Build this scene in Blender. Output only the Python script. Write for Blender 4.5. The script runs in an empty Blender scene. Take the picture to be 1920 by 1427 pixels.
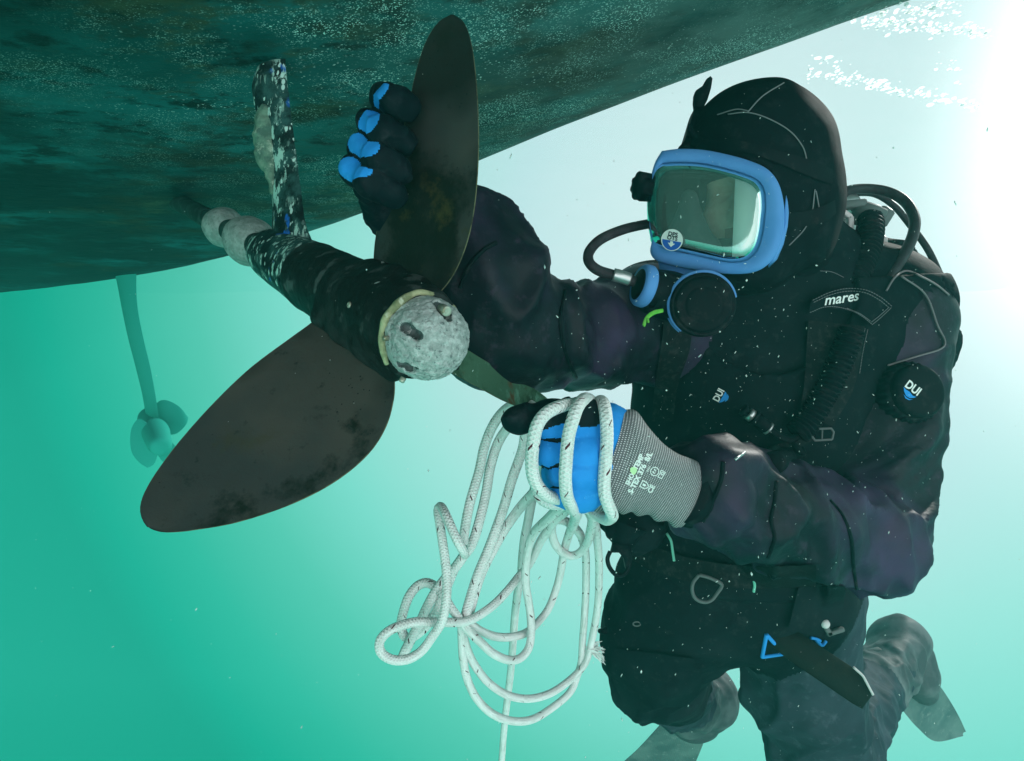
import bpy, math, random
import numpy as np
from mathutils import Vector
from mathutils.bvhtree import BVHTree

SC = bpy.context.scene
COL = SC.collection
random.seed(7)
RNG = np.random.default_rng(7)
R = math.radians

# ------------------------------------------------------------------ camera, water light, sun, exposure
FOC, CX, CY = 1200.0, 960.0, 713.5
cam_data = bpy.data.cameras.new('camera')
cam_data.lens = 36.0 * FOC / 1920.0
cam_data.sensor_width = 36.0
cam_data.clip_start = 0.02
cam_data.clip_end = 500
cam = bpy.data.objects.new('camera', cam_data)
cam.rotation_euler = (R(90), 0, 0)
COL.objects.link(cam)
SC.camera = cam

SC.view_settings.view_transform = 'Standard'
SC.view_settings.look = 'None'
SC.view_settings.exposure = 0
SC.view_settings.gamma = 1
SC.cycles.use_denoising = True
SC.cycles.max_bounces = 8
SC.cycles.transparent_max_bounces = 24
SC.cycles.volume_bounces = 0
SC.cycles.volume_step_rate = 4
SC.cycles.sample_clamp_indirect = 6

SUN_TO = Vector((0.80, 0.62, 0.62)).normalized()     # where the sunlight comes from
SUN_EL = math.asin(SUN_TO.z)
SUN_ROT = math.atan2(SUN_TO.x, SUN_TO.y)


def srgb(r, g, b):
    f = lambda c: c / 12.92 if c < .04045 else ((c + .055) / 1.055) ** 2.4
    return (f(r / 255), f(g / 255), f(b / 255), 1)


def build_world():
    w = bpy.data.worlds.new('World')
    SC.world = w
    w.use_nodes = True
    nt = w.node_tree
    N, L = nt.nodes, nt.links
    N.clear()
    out = N.new('ShaderNodeOutputWorld')
    bg = N.new('ShaderNodeBackground')
    tc = N.new('ShaderNodeTexCoord')
    sep = N.new('ShaderNodeSeparateXYZ')
    L.new(tc.outputs['Generated'], sep.inputs[0])

    def m(op, a, b=None, c=None):
        n = N.new('ShaderNodeMath')
        n.operation = op
        for i, v in enumerate((a, b, c)):
            if v is None:
                continue
            if isinstance(v, (int, float)):
                n.inputs[i].default_value = v
            else:
                L.new(v, n.inputs[i])
        return n.outputs[0]
    x, z = sep.outputs[0], sep.outputs[2]
    # brightness of the open water by direction: brightest towards the sunlit side and the surface
    t = m('MULTIPLY_ADD', x, 165.0, 193.0)
    t = m('MULTIPLY_ADD', z, 100.0, t)
    t = m('MULTIPLY_ADD', m('MAXIMUM', m('MULTIPLY', sep.outputs[1], -1.0), 0.0), 150.0, t)      # added fill light from behind the camera
    t = m('MULTIPLY_ADD', m('MULTIPLY', x, x), -245.0, t)
    t = m('MULTIPLY_ADD', m('MULTIPLY', z, z), -250.0, t)
    t = m('MULTIPLY_ADD', m('MULTIPLY', x, z), 15.0, t)
    t = m('DIVIDE', t, 255.0)
    ramp = N.new('ShaderNodeValToRGB')
    L.new(t, ramp.inputs[0])
    e = ramp.color_ramp.elements
    stops = [(0.0, (0, 150, 122)), (.06, (4, 162, 133)), (.16, (42, 176, 148)), (.31, (86, 194, 170)), (.46, (128, 216, 201)),
             (.62, (168, 227, 219)), (.8, (208, 231, 236)), (1.0, (250, 253, 253))]
    while len(e) < len(stops):
        e.new(.5)
    for i, (p, c) in enumerate(stops):
        e[i].position = p
    for i, (p, c) in enumerate(stops):
        e[i].color = srgb(*c)
    # the glow round the sun, scattered forward by the water
    dx = m('SUBTRACT', x, 0.665)
    dz = m('MULTIPLY', m('SUBTRACT', z, 0.40), 0.32)
    d2 = m('ADD', m('MULTIPLY', dx, dx), m('MULTIPLY', dz, dz))
    g = m('MULTIPLY', m('EXPONENT', m('MULTIPLY', d2, -120.0)), m('GREATER_THAN', sep.outputs[1], 0.0))
    glow = N.new('ShaderNodeVectorMath')
    glow.operation = 'SCALE'
    glow.inputs[0].default_value = (2.3, 1.9, 1.8)
    L.new(g, glow.inputs['Scale'])
    addg = N.new('ShaderNodeVectorMath')
    addg.operation = 'ADD'
    L.new(ramp.outputs[0], addg.inputs[0])
    L.new(glow.outputs[0], addg.inputs[1])
    # daylight through the surface overhead
    sky = N.new('ShaderNodeTexSky')
    sky.sky_type = 'NISHITA'
    sky.sun_disc = False
    sky.sun_elevation = SUN_EL
    sky.sun_rotation = SUN_ROT
    sk = N.new('ShaderNodeVectorMath')
    sk.operation = 'SCALE'
    L.new(sky.outputs[0], sk.inputs[0])
    sk.inputs['Scale'].default_value = 0.12
    mr = N.new('ShaderNodeMapRange')
    mr.interpolation_type = 'SMOOTHSTEP'
    mr.inputs['From Min'].default_value = 0.5
    mr.inputs['From Max'].default_value = 0.8
    L.new(z, mr.inputs['Value'])
    mix = N.new('ShaderNodeMixRGB')
    L.new(mr.outputs[0], mix.inputs[0])
    L.new(addg.outputs[0], mix.inputs[1])
    L.new(sk.outputs[0], mix.inputs[2])
    L.new(mix.outputs[0], bg.inputs[0])
    bst = m('MULTIPLY_ADD', m('MAXIMUM', m('MULTIPLY', sep.outputs[1], -1.0), 0.0), 2.0, 1.05)  # strength raised behind the camera as added fill
    L.new(bst, bg.inputs[1])
    L.new(bg.outputs[0], out.inputs[0])


build_world()
sun = bpy.data.lights.new('sun', 'SUN')
sun.energy = 3.6
sun.angle = R(2.0)
sun.color = (1.0, 0.96, 0.90)
sun_o = bpy.data.objects.new('sun', sun)
sun_o.rotation_euler = (-SUN_TO).to_track_quat('-Z', 'Y').to_euler()
sun_o.location = (3, 2, 3)
COL.objects.link(sun_o)


# ------------------------------------------------------------------ helpers
def P(px, py, d):
    """a point seen at photo pixel (px, py) at depth d metres"""
    return np.array([(px - CX) / FOC * d, d, (CY - py) / FOC * d])


def PP(pts):
    return np.array([P(*p) for p in pts])


def unit(v):
    v = np.asarray(v, float)
    return v / max(1e-9, np.linalg.norm(v))


def obj(name, verts, faces, m, parent=None, loc=None, smooth=True, midx=None, uv=None):
    """one mesh object from world-space vertices; loc is its origin"""
    verts = np.asarray(verts, float)
    if parent is not None:
        root = parent
        while root.parent is not None:
            root = root.parent
        base = np.array(root.location)
    else:
        base = np.array(loc if loc is not None else verts.mean(0), float)
    me = bpy.data.meshes.new(name)
    me.from_pydata((verts - base).tolist(), [], [list(map(int, f)) for f in faces])
    mats = m if isinstance(m, (list, tuple)) else [m]
    for k in mats:
        me.materials.append(k)
    if midx is not None:
        me.polygons.foreach_set('material_index', np.asarray(midx, np.int32))
    if smooth:
        me.polygons.foreach_set('use_smooth', np.ones(len(me.polygons), bool))
    if uv is not None:
        ul = me.uv_layers.new(name='UVMap')
        vi = np.empty(len(me.loops), np.int32)
        me.loops.foreach_get('vertex_index', vi)
        ul.data.foreach_set('uv', np.asarray(uv, np.float32)[vi].ravel())
    me.update()
    o = bpy.data.objects.new(name, me)
    COL.objects.link(o)
    if parent is not None:
        o.parent = parent
    else:
        o.location = base
    return o


def tag(o, label=None, cat=None, group=None, kind=None):
    for k, v in (('label', label), ('category', cat), ('group', group), ('kind', kind)):
        if v:
            o[k] = v
    return o


def thing(name, label, cat, loc, group=None):
    o = bpy.data.objects.new(name, None)
    o.empty_display_size = .05
    o.location = tuple(float(c) for c in loc)
    COL.objects.link(o)
    return tag(o, label, cat, group)


class MB:
    """collects pieces into one mesh"""
    def __init__(self):
        self.v, self.f, self.m, self.uv, self.n = [], [], [], [], 0

    def add(self, v, f, mi=0, uv=None):
        v = np.asarray(v, float)
        self.v.append(v)
        self.f += [tuple(i + self.n for i in q) for q in f]
        self.m += [mi] * len(f)
        self.uv.append(np.zeros((len(v), 2)) if uv is None else np.asarray(uv))
        self.n += len(v)
        return self

    def build(self, name, m, parent=None, **k):
        return obj(name, np.concatenate(self.v), self.f, m, parent, midx=self.m, uv=np.concatenate(self.uv), **k)


def spline(pts, n=12):
    """Catmull-Rom through pts (any width of column)"""
    p = np.asarray(pts, float)
    p = np.vstack([2 * p[0] - p[1], p, 2 * p[-1] - p[-2]])
    out = []
    for i in range(1, len(p) - 2):
        t = np.linspace(0, 1, n, endpoint=False)[:, None]
        a, b, c, d = p[i - 1], p[i], p[i + 1], p[i + 2]
        out.append(.5 * (2 * b + (c - a) * t + (2 * a - 5 * b + 4 * c - d) * t ** 2 + (3 * b - a - 3 * c + d) * t ** 3))
    out.append(p[-2][None])
    return np.vstack(out)


def resample(p, n):
    p = np.asarray(p, float)
    s = np.r_[0, np.cumsum(np.linalg.norm(np.diff(p, axis=0), axis=1))]
    t = np.linspace(0, s[-1], n)
    return np.stack([np.interp(t, s, p[:, k]) for k in range(p.shape[1])], 1)


def grid_faces(nu, nv, close_v=False):
    f = []
    for i in range(nu - 1):
        for j in range(nv if close_v else nv - 1):
            k = (j + 1) % nv
            f.append((i * nv + j, i * nv + k, (i + 1) * nv + k, (i + 1) * nv + j))
    return f


def tube_data(path, r, seg=10, cap=True):
    """swept tube with rotation-minimising frames; r number or array; returns verts, faces, uv (u round, v metres)"""
    path = np.asarray(path, float)
    n = len(path)
    r = np.full(n, r) if np.isscalar(r) else np.asarray(r, float)
    tan = np.gradient(path, axis=0)
    tan /= np.maximum(np.linalg.norm(tan, axis=1), 1e-9)[:, None]
    a = np.array([0, 1, 0.]) if abs(tan[0][1]) < .9 else np.array([1, 0, 0.])
    u = unit(np.cross(tan[0], a))
    s = np.r_[0, np.cumsum(np.linalg.norm(np.diff(path, axis=0), axis=1))]
    V, UV = [], []
    for i in range(n):
        u = unit(u - tan[i] * np.dot(u, tan[i]))
        w = np.cross(tan[i], u)
        th = np.arange(seg) * 2 * math.pi / seg
        V.append(path[i] + r[i] * (np.cos(th)[:, None] * u + np.sin(th)[:, None] * w))
        UV.append(np.stack([np.abs(np.arange(seg) / seg * 2 - 1) * .5, np.full(seg, s[i])], 1))
    V = np.vstack(V)
    F = grid_faces(n, seg, True)
    if cap:
        F = F + [tuple(range(seg))[::-1], tuple(range((n - 1) * seg, n * seg))]
    return V, F, np.vstack(UV)


def lathe_data(profile, o, ax, seg=32, up=None):
    """profile [(t along ax, radius)]"""
    ax = unit(ax)
    a = np.array(up if up is not None else ([0, 0, 1.] if abs(ax[2]) < .9 else [1., 0, 0]))
    u = unit(np.cross(ax, a))
    w = np.cross(ax, u)
    th = np.arange(seg) * 2 * math.pi / seg
    ring = np.cos(th)[:, None] * u + np.sin(th)[:, None] * w
    V = np.vstack([np.asarray(o) + ax * t + ring * max(r, 1e-5) for t, r in profile])
    F = grid_faces(len(profile), seg, True)
    F += [tuple(range(seg))[::-1], tuple(range((len(profile) - 1) * seg, len(profile) * seg))]
    return V, F


def box_data(c, ax, size, bev=.15):
    """rounded slab: centre, three axes, three half sizes"""
    ax = [unit(a) for a in ax]
    x, y, z = size
    b = min(size) * bev * 2

    V = []
    for ins, zz in ((b, -z), (0, -z + b), (0, z - b), (b, z)):
        X, Y = x - ins, y - ins
        for qx, qy in ((-X + b, -Y), (X - b, -Y), (X, -Y + b), (X, Y - b), (X - b, Y), (-X + b, Y), (-X, Y - b), (-X, -Y + b)):
            V.append((qx, qy, zz))
    V = np.array(V)
    V = np.asarray(c) + V[:, :1] * ax[0] + V[:, 1:2] * ax[1] + V[:, 2:3] * ax[2]
    F = grid_faces(4, 8, True) + [tuple(range(8))[::-1], tuple(range(24, 32))]
    return V, F


def slab_data(outline, thick, bev=0.0):
    """flat plate from a planar 3D outline, thickness along its normal away from the camera"""
    o = np.asarray(outline, float)
    c = o.mean(0)
    nrm = np.zeros(3)
    for i in range(len(o)):
        nrm += np.cross(o[i] - c, o[(i + 1) % len(o)] - c)
    nrm = unit(nrm)
    if nrm[1] < 0:
        nrm = -nrm
    n = len(o)
    inn = c + (o - c) * (1 - bev)
    V = np.vstack([inn, o + nrm * thick * .25, o + nrm * thick * .75, inn + nrm * thick])
    return V, grid_faces(4, n, True) + [tuple(range(n))[::-1], tuple(range(3 * n, 4 * n))]


# ---- numpy noise for real surface relief
_PERM = RNG.permutation(256)


def vnoise(p):
    p = np.asarray(p, float)
    i = np.floor(p).astype(int)
    f = p - i
    f = f * f * (3 - 2 * f)

    def h(a, b, c):
        return _PERM[(_PERM[(_PERM[a & 255] + b) & 255] + c) & 255] / 255.0
    r = 0
    for a in (0, 1):
        for b in (0, 1):
            for c in (0, 1):
                w = (f[:, 0] if a else 1 - f[:, 0]) * (f[:, 1] if b else 1 - f[:, 1]) * (f[:, 2] if c else 1 - f[:, 2])
                r = r + w * h(i[:, 0] + a, i[:, 1] + b, i[:, 2] + c)
    return r


# ---- implicit surfaces -> one continuous mesh
def smin(a, b, k):
    h = np.maximum(k - np.abs(a - b), 0) / k
    return np.minimum(a, b) - h * h * k * .25


def seg(p, a, b, ra, rb, flat=None):
    a, b = np.asarray(a, float), np.asarray(b, float)
    ab = b - a
    t = np.clip((p - a) @ ab / (ab @ ab), 0, 1)
    q = p - a - t[:, None] * ab
    if flat is not None:                       # (direction, factor): squash the section along a direction
        n = unit(flat[0])
        q = q + np.outer(q @ n, n) * (flat[1] - 1)
    return np.linalg.norm(q, axis=1) - (ra + t * (rb - ra))


def ell(p, c, r, rot=None):
    q = p - np.asarray(c)
    if rot is not None:
        q = q @ np.asarray(rot).T
    r = np.asarray(r)
    k0 = np.linalg.norm(q / r, axis=1)
    k1 = np.linalg.norm(q / (r * r), axis=1)
    return k0 * (k0 - 1) / np.maximum(k1, 1e-9)


def chain(p, pts, k=.03):
    """smooth union of tapering segments; pts = [(px,py,depth,radius)]"""
    d = None
    for (a, b) in zip(pts[:-1], pts[1:]):
        s = seg(p, P(*a[:3]), P(*b[:3]), a[3], b[3])
        d = s if d is None else smin(d, s, k)
    return d


def nets(sdf, lo, hi, h, C=4, proj=2):
    lo, hi = np.asarray(lo, float), np.asarray(hi, float)
    nc = np.ceil((hi - lo) / (h * C)).astype(int) + 1
    ax = [lo[k] + np.arange(nc[k]) * h * C for k in range(3)]
    cp = np.stack(np.meshgrid(*ax, indexing='ij'), -1).reshape(-1, 3)
    cv = sdf(cp).reshape(nc)
    n = (nc - 1) * C + 1
    idx = [(np.arange(n[k]) + C // 2) // C for k in range(3)]
    val = cv[np.ix_(*idx)].copy()
    near = np.abs(val) < 1.9 * C * h
    ii = np.argwhere(near)
    for s in range(0, len(ii), 400000):
        q = ii[s:s + 400000]
        val[q[:, 0], q[:, 1], q[:, 2]] = sdf(lo + q * h)
    ins = val < 0
    m = n - 1
    cnt = np.zeros(m, np.int8)
    for a in (0, 1):
        for b in (0, 1):
            for c in (0, 1):
                cnt += ins[a:a + m[0], b:b + m[1], c:c + m[2]]
    cells = np.argwhere((cnt > 0) & (cnt < 8))
    vid = np.full(m, -1, np.int64)
    vid[cells[:, 0], cells[:, 1], cells[:, 2]] = np.arange(len(cells))
    acc = np.zeros((len(cells), 3))
    num = np.zeros(len(cells))
    cor = [(a, b, c) for a in (0, 1) for b in (0, 1) for c in (0, 1)]
    for u in cor:
        for k in range(3):
            if u[k]:
                continue
            v = list(u)
            v[k] = 1
            cu, cw = cells + u, cells + v
            va = val[cu[:, 0], cu[:, 1], cu[:, 2]]
            vb = val[cw[:, 0], cw[:, 1], cw[:, 2]]
            x = (va < 0) != (vb < 0)
            t = np.where(x, va / np.where(x, va - vb, 1), 0)
            pt = cu + t[:, None] * (np.array(v) - np.array(u))
            acc += np.where(x[:, None], pt, 0)
            num += x
    V = lo + (acc / num[:, None]) * h
    F = []
    for k in range(3):
        a, b = (k + 1) % 3, (k + 2) % 3
        sl0 = [slice(1, m[j]) for j in range(3)]
        sl0[k] = slice(0, m[k])
        sl1 = list(sl0)
        sl1[k] = slice(1, m[k] + 1)
        s0, s1 = ins[tuple(sl0)], ins[tuple(sl1)]
        e = np.argwhere(s0 != s1)
        e2 = e.copy()
        for j in range(3):
            if j != k:
                e2[:, j] += 1
        fl = s0[e[:, 0], e[:, 1], e[:, 2]]
        da, db = np.zeros(3, int), np.zeros(3, int)
        da[a], db[b] = 1, 1
        q = [vid[tuple((e2 - x).T)] for x in (da + db, db, da * 0, da)]
        q = np.stack(q, 1)
        q = np.where(fl[:, None], q, q[:, ::-1])
        F.append(q[(q >= 0).all(1)])
    F = np.vstack(F)
    for _ in range(proj):
        d, g = grad(sdf, V, h * .5)
        V = V - np.clip(d, -h, h)[:, None] * g
    return V, F


def grad(sdf, V, e=.002):
    d = sdf(V)
    g = np.stack([sdf(V + np.eye(3)[k] * e) - d for k in range(3)], 1) / e
    return d, g / np.maximum(np.linalg.norm(g, axis=1), 1e-6)[:, None]


# ------------------------------------------------------------------ materials
def mat(name, base, rough=.55, spec=.5, metal=0.0, layers=(), bump=(), sheen=0.0, coords='Object', alpha=None):
    """layers: (texture, scale, lo, hi, colour[, mask]) mixed over the base colour; bump: (texture, scale, strength, distance)"""
    m = bpy.data.materials.new(name)
    m.use_nodes = True
    nt = m.node_tree
    N, L = nt.nodes, nt.links
    b = N['Principled BSDF']
    tc = N.new('ShaderNodeTexCoord')

    def tex(kind, scale, off=0):
        sc = (scale,) * 3 if np.isscalar(scale) else scale
        mp = N.new('ShaderNodeMapping')
        mp.inputs['Scale'].default_value = sc
        mp.inputs['Location'].default_value = (off * 3.1, off * 1.7, off * 2.3)
        L.new(tc.outputs[coords], mp.inputs[0])
        if kind == 'x':
            sx = N.new('ShaderNodeSeparateXYZ')
            L.new(tc.outputs[coords], sx.inputs[0])
            return sx.outputs[0]
        if kind == 'noise' or kind == 'fine':
            t = N.new('ShaderNodeTexNoise')
            t.inputs['Scale'].default_value = 1
            t.inputs['Detail'].default_value = 3 if kind == 'noise' else 7
            t.inputs['Roughness'].default_value = .55 if kind == 'noise' else .68
            o = t.outputs[0]
        elif kind in ('spots', 'cells'):
            t = N.new('ShaderNodeTexVoronoi')
            t.inputs['Scale'].default_value = 1
            o = t.outputs['Distance'] if kind == 'spots' else t.outputs['Color']
        elif kind == 'wave':
            t = N.new('ShaderNodeTexWave')
            t.inputs['Scale'].default_value = 1
            t.inputs['Distortion'].default_value = 1.5
            o = t.outputs['Fac']
        elif kind == 'bands':
            t = N.new('ShaderNodeTexWave')
            t.inputs['Scale'].default_value = 1
            o = t.outputs['Fac']
        L.new(mp.outputs[0], t.inputs['Vector'])
        return o

    def fac(kind, scale, lo, hi, off):
        mr = N.new('ShaderNodeMapRange')
        mr.inputs['From Min'].default_value = lo
        mr.inputs['From Max'].default_value = hi
        L.new(tex(kind, scale, off), mr.inputs['Value'])
        return mr.outputs[0]
    cur = None
    for i, ly in enumerate(layers):
        f = fac(*ly[:4], i)
        for j, mk in enumerate(ly[5:]):
            mm = N.new('ShaderNodeMath')
            mm.operation = 'MULTIPLY'
            L.new(f, mm.inputs[0])
            L.new(fac(*mk, i + 7 + j), mm.inputs[1])
            f = mm.outputs[0]
        mx = N.new('ShaderNodeMixRGB')
        L.new(f, mx.inputs[0])
        if cur is None:
            mx.inputs[1].default_value = (*base, 1)
        else:
            L.new(cur, mx.inputs[1])
        mx.inputs[2].default_value = (*ly[4], 1)
        cur = mx.outputs[0]
    if cur is None:
        b.inputs['Base Color'].default_value = (*base, 1)
    else:
        L.new(cur, b.inputs['Base Color'])
    b.inputs['Roughness'].default_value = rough
    b.inputs['Specular IOR Level'].default_value = spec * .16      # wet under water: a surface mirrors far less than in air
    b.inputs['Metallic'].default_value = metal
    if sheen:
        b.inputs['Sheen Weight'].default_value = sheen
        b.inputs['Sheen Roughness'].default_value = .4
    prev = None
    for i, (kind, scale, st, dist) in enumerate(bump):
        bn = N.new('ShaderNodeBump')
        bn.inputs['Strength'].default_value = st
        bn.inputs['Distance'].default_value = dist
        L.new(tex(kind, scale, i + 20), bn.inputs['Height'])
        if prev is not None:
            L.new(prev, bn.inputs['Normal'])
        prev = bn.outputs[0]
    if prev is not None:
        L.new(prev, b.inputs['Normal'])
    return m


M = {}
M['hull'] = mat('antifouling_paint', (.003, .036, .033), .6, .35, layers=[
    ('noise', (1.5, 2.4, 3), .40, .60, (.012, .135, .140)),
    ('fine', (2.6, 4.4, 4.4), .50, .60, (.022, .022, .010)),
    ('fine', (6, 11, 11), .54, .64, (.050, .062, .034), ('noise', (1.2, 2, 2), .45, .6)),
    ('fine', (11, 17, 17), .52, .62, (.002, .013, .011)),
    ('x', 1, -.30, .55, (.125, .195, .185), ('fine', (6, 8, 8), .30, .60)),  # paler rightwards, next layer darker leftwards: fall of light put into the colour
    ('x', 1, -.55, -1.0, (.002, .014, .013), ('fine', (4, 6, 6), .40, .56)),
    ('spots', (300, 420, 420), .42, .28, (.75, 1.0, .95), ('cells', (300, 420, 420), .46, .50), ('fine', (5, 7.5, 7.5), .46, .58), ('noise', (1.6, 2, 2), .36, .52), ('x', 1, -.95, -.25)),
    ('spots', (140, 210, 210), .30, .18, (.85, 1.0, .97), ('cells', (140, 210, 210), .54, .58), ('fine', (7, 10, 10), .48, .58), ('noise', (1.6, 2, 2), .38, .54), ('x', 1, -.95, -.25)),
], bump=[('fine', (30, 50, 50), .7, .005), ('spots', (300, 420, 420), -.4, .003), ('fine', (7, 12, 12), .4, .012)])
M['blade'] = mat('worn_bronze', (.040, .043, .042), .6, .3, 0, layers=[
    ('noise', 7, .44, .62, (.062, .057, .050)),
    ('noise', 4.5, .46, .56, (.014, .017, .015)),
    ('fine', 8, .52, .60, (.010, .013, .010)),
    ('fine', 20, .54, .66, (.050, .044, .016), ('noise', 6, .46, .58)),
    ('fine', 55, .60, .72, (.018, .020, .017)),
    ('spots', 160, .16, .08, (.004, .006, .006), ('fine', 9, .52, .60)),
    ('spots', 130, .10, .05, (.4, .46, .44), ('cells', 130, .86, .88)),
], bump=[('fine', 60, .4, .003), ('noise', 14, .25, .006)])
M['blade_edge'] = mat('worn_blade_edge', (.16, .15, .09), .6, .4, .2, layers=[('fine', 60, .45, .6, (.05, .045, .03))], bump=[('fine', 160, .5, .002)])
M['blade_green'] = mat('green_lit_bronze', (.06, .135, .085), .7, .2, layers=[  # green of the lit water painted into this blade
    ('fine', 16, .48, .62, (.022, .05, .028)), ('fine', 40, .55, .68, (.12, .26, .19)), ('noise', 30, .62, .7, (.10, .06, .03))], bump=[('fine', 60, .4, .003)])
M['hub'] = mat('fouled_hub_paint', (.010, .013, .013), .5, .4, layers=[
    ('fine', 20, .48, .64, (.030, .034, .034)),
    ('noise', 34, .60, .68, (.075, .085, .085)),
    ('fine', 46, .60, .66, (.20, .25, .24), ('noise', 16, .58, .66)),
    ('spots', 60, .30, .26, (.42, .48, .47), ('cells', 60, .84, .86)),
], bump=[('fine', 70, .5, .003)])
M['strut'] = mat('flaking_strut_paint', (.008, .012, .014), .55, .35, layers=[
    ('fine', 24, .44, .60, (.035, .095, .092)),
    ('fine', (85, 85, 42), .53, .57, (.40, .60, .54), ('noise', 20, .44, .54)),
    ('spots', (130, 130, 80), .40, .32, (.5, .66, .62), ('cells', (130, 130, 80), .68, .71)),
    ('noise', 30, .62, .67, (.015, .12, .50), ('noise', 12, .46, .56)),
], bump=[('fine', 50, .4, .003), ('spots', (88, 88, 48), -.3, .002)])
M['lump'] = mat('crusted_sealant', (.17, .28, .21), .8, .2, layers=[
    ('fine', 40, .45, .6, (.08, .15, .12)), ('fine', 70, .56, .66, (.40, .50, .40)), ('noise', 26, .6, .68, (.22, .12, .03))], bump=[('fine', 70, .9, .006)])
M['zinc'] = mat('pitted_zinc', (.44, .48, .47), .8, .25, layers=[
    ('fine', 130, .44, .60, (.68, .71, .70)), ('fine', 210, .55, .64, (.20, .24, .24)), ('noise', 26, .66, .70, (.80, .82, .82))],
    bump=[('fine', 110, 1.0, .006), ('fine', 330, .8, .003)])
M['zinc_dark'] = mat('old_zinc', (.20, .26, .24), .8, .25, layers=[
    ('fine', 60, .42, .62, (.34, .40, .38)), ('fine', 120, .56, .70, (.10, .15, .14))], bump=[('fine', 90, .9, .005)])
M['cavity'] = mat('shaded_zinc_hole', (.12, .145, .145), .85, .2, layers=[('fine', 150, .45, .6, (.07, .09, .09))], bump=[('fine', 150, .5, .002)])  # recess shade of the bolt pockets put into the colour
M['sealant'] = mat('cream_sealant', (.42, .42, .25), .7, .3, layers=[('fine', 50, .45, .62, (.20, .22, .12)), ('fine', 90, .58, .7, (.6, .62, .48))], bump=[('fine', 120, .7, .003)])
M['bolt'] = mat('bolt_steel', (.42, .43, .36), .45, .5, .5, layers=[('fine', 120, .5, .64, (.18, .15, .08))], bump=[('fine', 200, .4, .001)])
M['shaft'] = mat('shaft_paint', (.012, .03, .027), .6, .3, layers=[('fine', 30, .48, .64, (.035, .08, .07))], bump=[('fine', 70, .5, .003)])
M['far_metal'] = mat('haze_tinted_gear', (.02, .31, .245), .7, .2)  # teal stands in for the haze fade on the far gear
M['suit'] = mat('drysuit_shell', (.006, .009, .015), .48, 1.0, layers=[
    ('noise', 5, .45, .65, (.046, .027, .072)), ('fine', 60, .55, .72, (.034, .026, .046)), ('spots', 330, .14, .08, (.34, .36, .38), ('cells', 330, .90, .92))],  # violet patches: shell colour with its sheen painted in
    bump=[('fine', 55, .35, .003), ('fine', 700, .25, .0006)])
M['trouser'] = mat('hazed_leg_fabric', (.020, .033, .044), .66, .3, layers=[  # paler than the suit: haze and sunlight put into the colour
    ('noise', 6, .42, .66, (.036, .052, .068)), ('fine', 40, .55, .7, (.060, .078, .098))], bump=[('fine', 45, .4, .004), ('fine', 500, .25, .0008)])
M['neoprene'] = mat('black_neoprene', (.005, .009, .012), .75, .16, layers=[
    ('fine', 45, .52, .70, (.014, .019, .023)), ('spots', 300, .12, .07, (.3, .32, .34), ('cells', 300, .92, .94))],
    bump=[('fine', 420, .35, .0008), ('noise', 22, .25, .005)])
M['bcd'] = mat('bcd_nylon', (.004, .009, .012), .68, .18, layers=[
    ('noise', 8, .48, .66, (.010, .016, .020)), ('fine', 60, .56, .72, (.018, .025, .028)), ('spots', 300, .12, .07, (.32, .35, .36), ('cells', 300, .91, .93))],
    bump=[('wave', (420, 420, 420), .10, .0006), ('fine', 40, .35, .004)])
M['webbing'] = mat('black_webbing', (.007, .011, .013), .7, .35, layers=[('fine', 90, .5, .7, (.030, .033, .036))], bump=[('bands', (300, 0, 900), .3, .0008)])
M['thread'] = mat('grey_thread', (.17, .18, .19), .7, .3)
M['piping'] = mat('grey_piping', (.16, .15, .16), .6, .4)
M['skin'] = mat('skin', (.60, .42, .33), .5, .4, layers=[('fine', 40, .45, .65, (.48, .31, .24))], bump=[('fine', 200, .2, .001)])
M['lips'] = mat('lips', (.25, .09, .07), .45, .4)
M['eye'] = mat('eye_white', (.6, .6, .58), .25, .5)
M['iris'] = mat('iris_brown', (.03, .018, .01), .2, .5)
M['blue_frame'] = mat('blue_plastic', (.085, .25, .56), .48, .4, layers=[
    ('noise', 14, .4, .65, (.11, .29, .62)), ('fine', 90, .60, .72, (.13, .30, .58))], bump=[('fine', 300, .15, .0006)])
M['rubber'] = mat('black_rubber', (.004, .008, .011), .5, .28, layers=[('fine', 50, .54, .7, (.022, .023, .026))], bump=[('fine', 240, .2, .0008)])
M['hose'] = mat('hose_rubber', (.030, .028, .034), .42, .5, layers=[('fine', 60, .5, .68, (.055, .052, .060))], bump=[('fine', 300, .25, .0006)])
M['skirt'] = mat('pale_silicone', (.86, .93, .88), .35, .5)
M['pocket'] = mat('nose_pocket_rubber', (.05, .055, .06), .55, .4, layers=[('fine', 40, .5, .68, (.09, .09, .09))])
M['glove_blue'] = mat('blue_latex', (.020, .24, .66), .62, .3, layers=[
    ('noise', 40, .42, .62, (.028, .28, .74)), ('fine', 120, .58, .7, (.05, .34, .78))], bump=[('fine', 420, .25, .0008), ('noise', 60, .25, .003)])
M['glove_black'] = mat('black_nitrile', (.004, .009, .013), .6, .4, layers=[('fine', 60, .52, .7, (.020, .024, .030))], bump=[('fine', 300, .4, .001)])
M['rope_red'] = None
M['print'] = mat('white_print', (.72, .76, .74), .7, .2, layers=[('fine', 300, .60, .74, (.40, .44, .43))])
M['print_green'] = mat('pale_green_print', (.50, .74, .40), .7, .2)
M['logo_blue'] = mat('logo_blue', (.03, .26, .66), .6, .3)
M['sticker_blue'] = mat('sticker_blue', (.02, .10, .40), .5, .4)
M['sticker'] = mat('sticker_pale', (.62, .72, .68), .5, .4)
M['ink'] = mat('dark_ink', (.01, .02, .03), .6, .3)
M['steel'] = mat('gear_steel', (.45, .48, .48), .35, .5, .8, bump=[('fine', 200, .2, .0006)])
M['grey_plastic'] = mat('grey_plastic', (.10, .12, .12), .45, .45, bump=[('fine', 120, .2, .001)])
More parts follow.
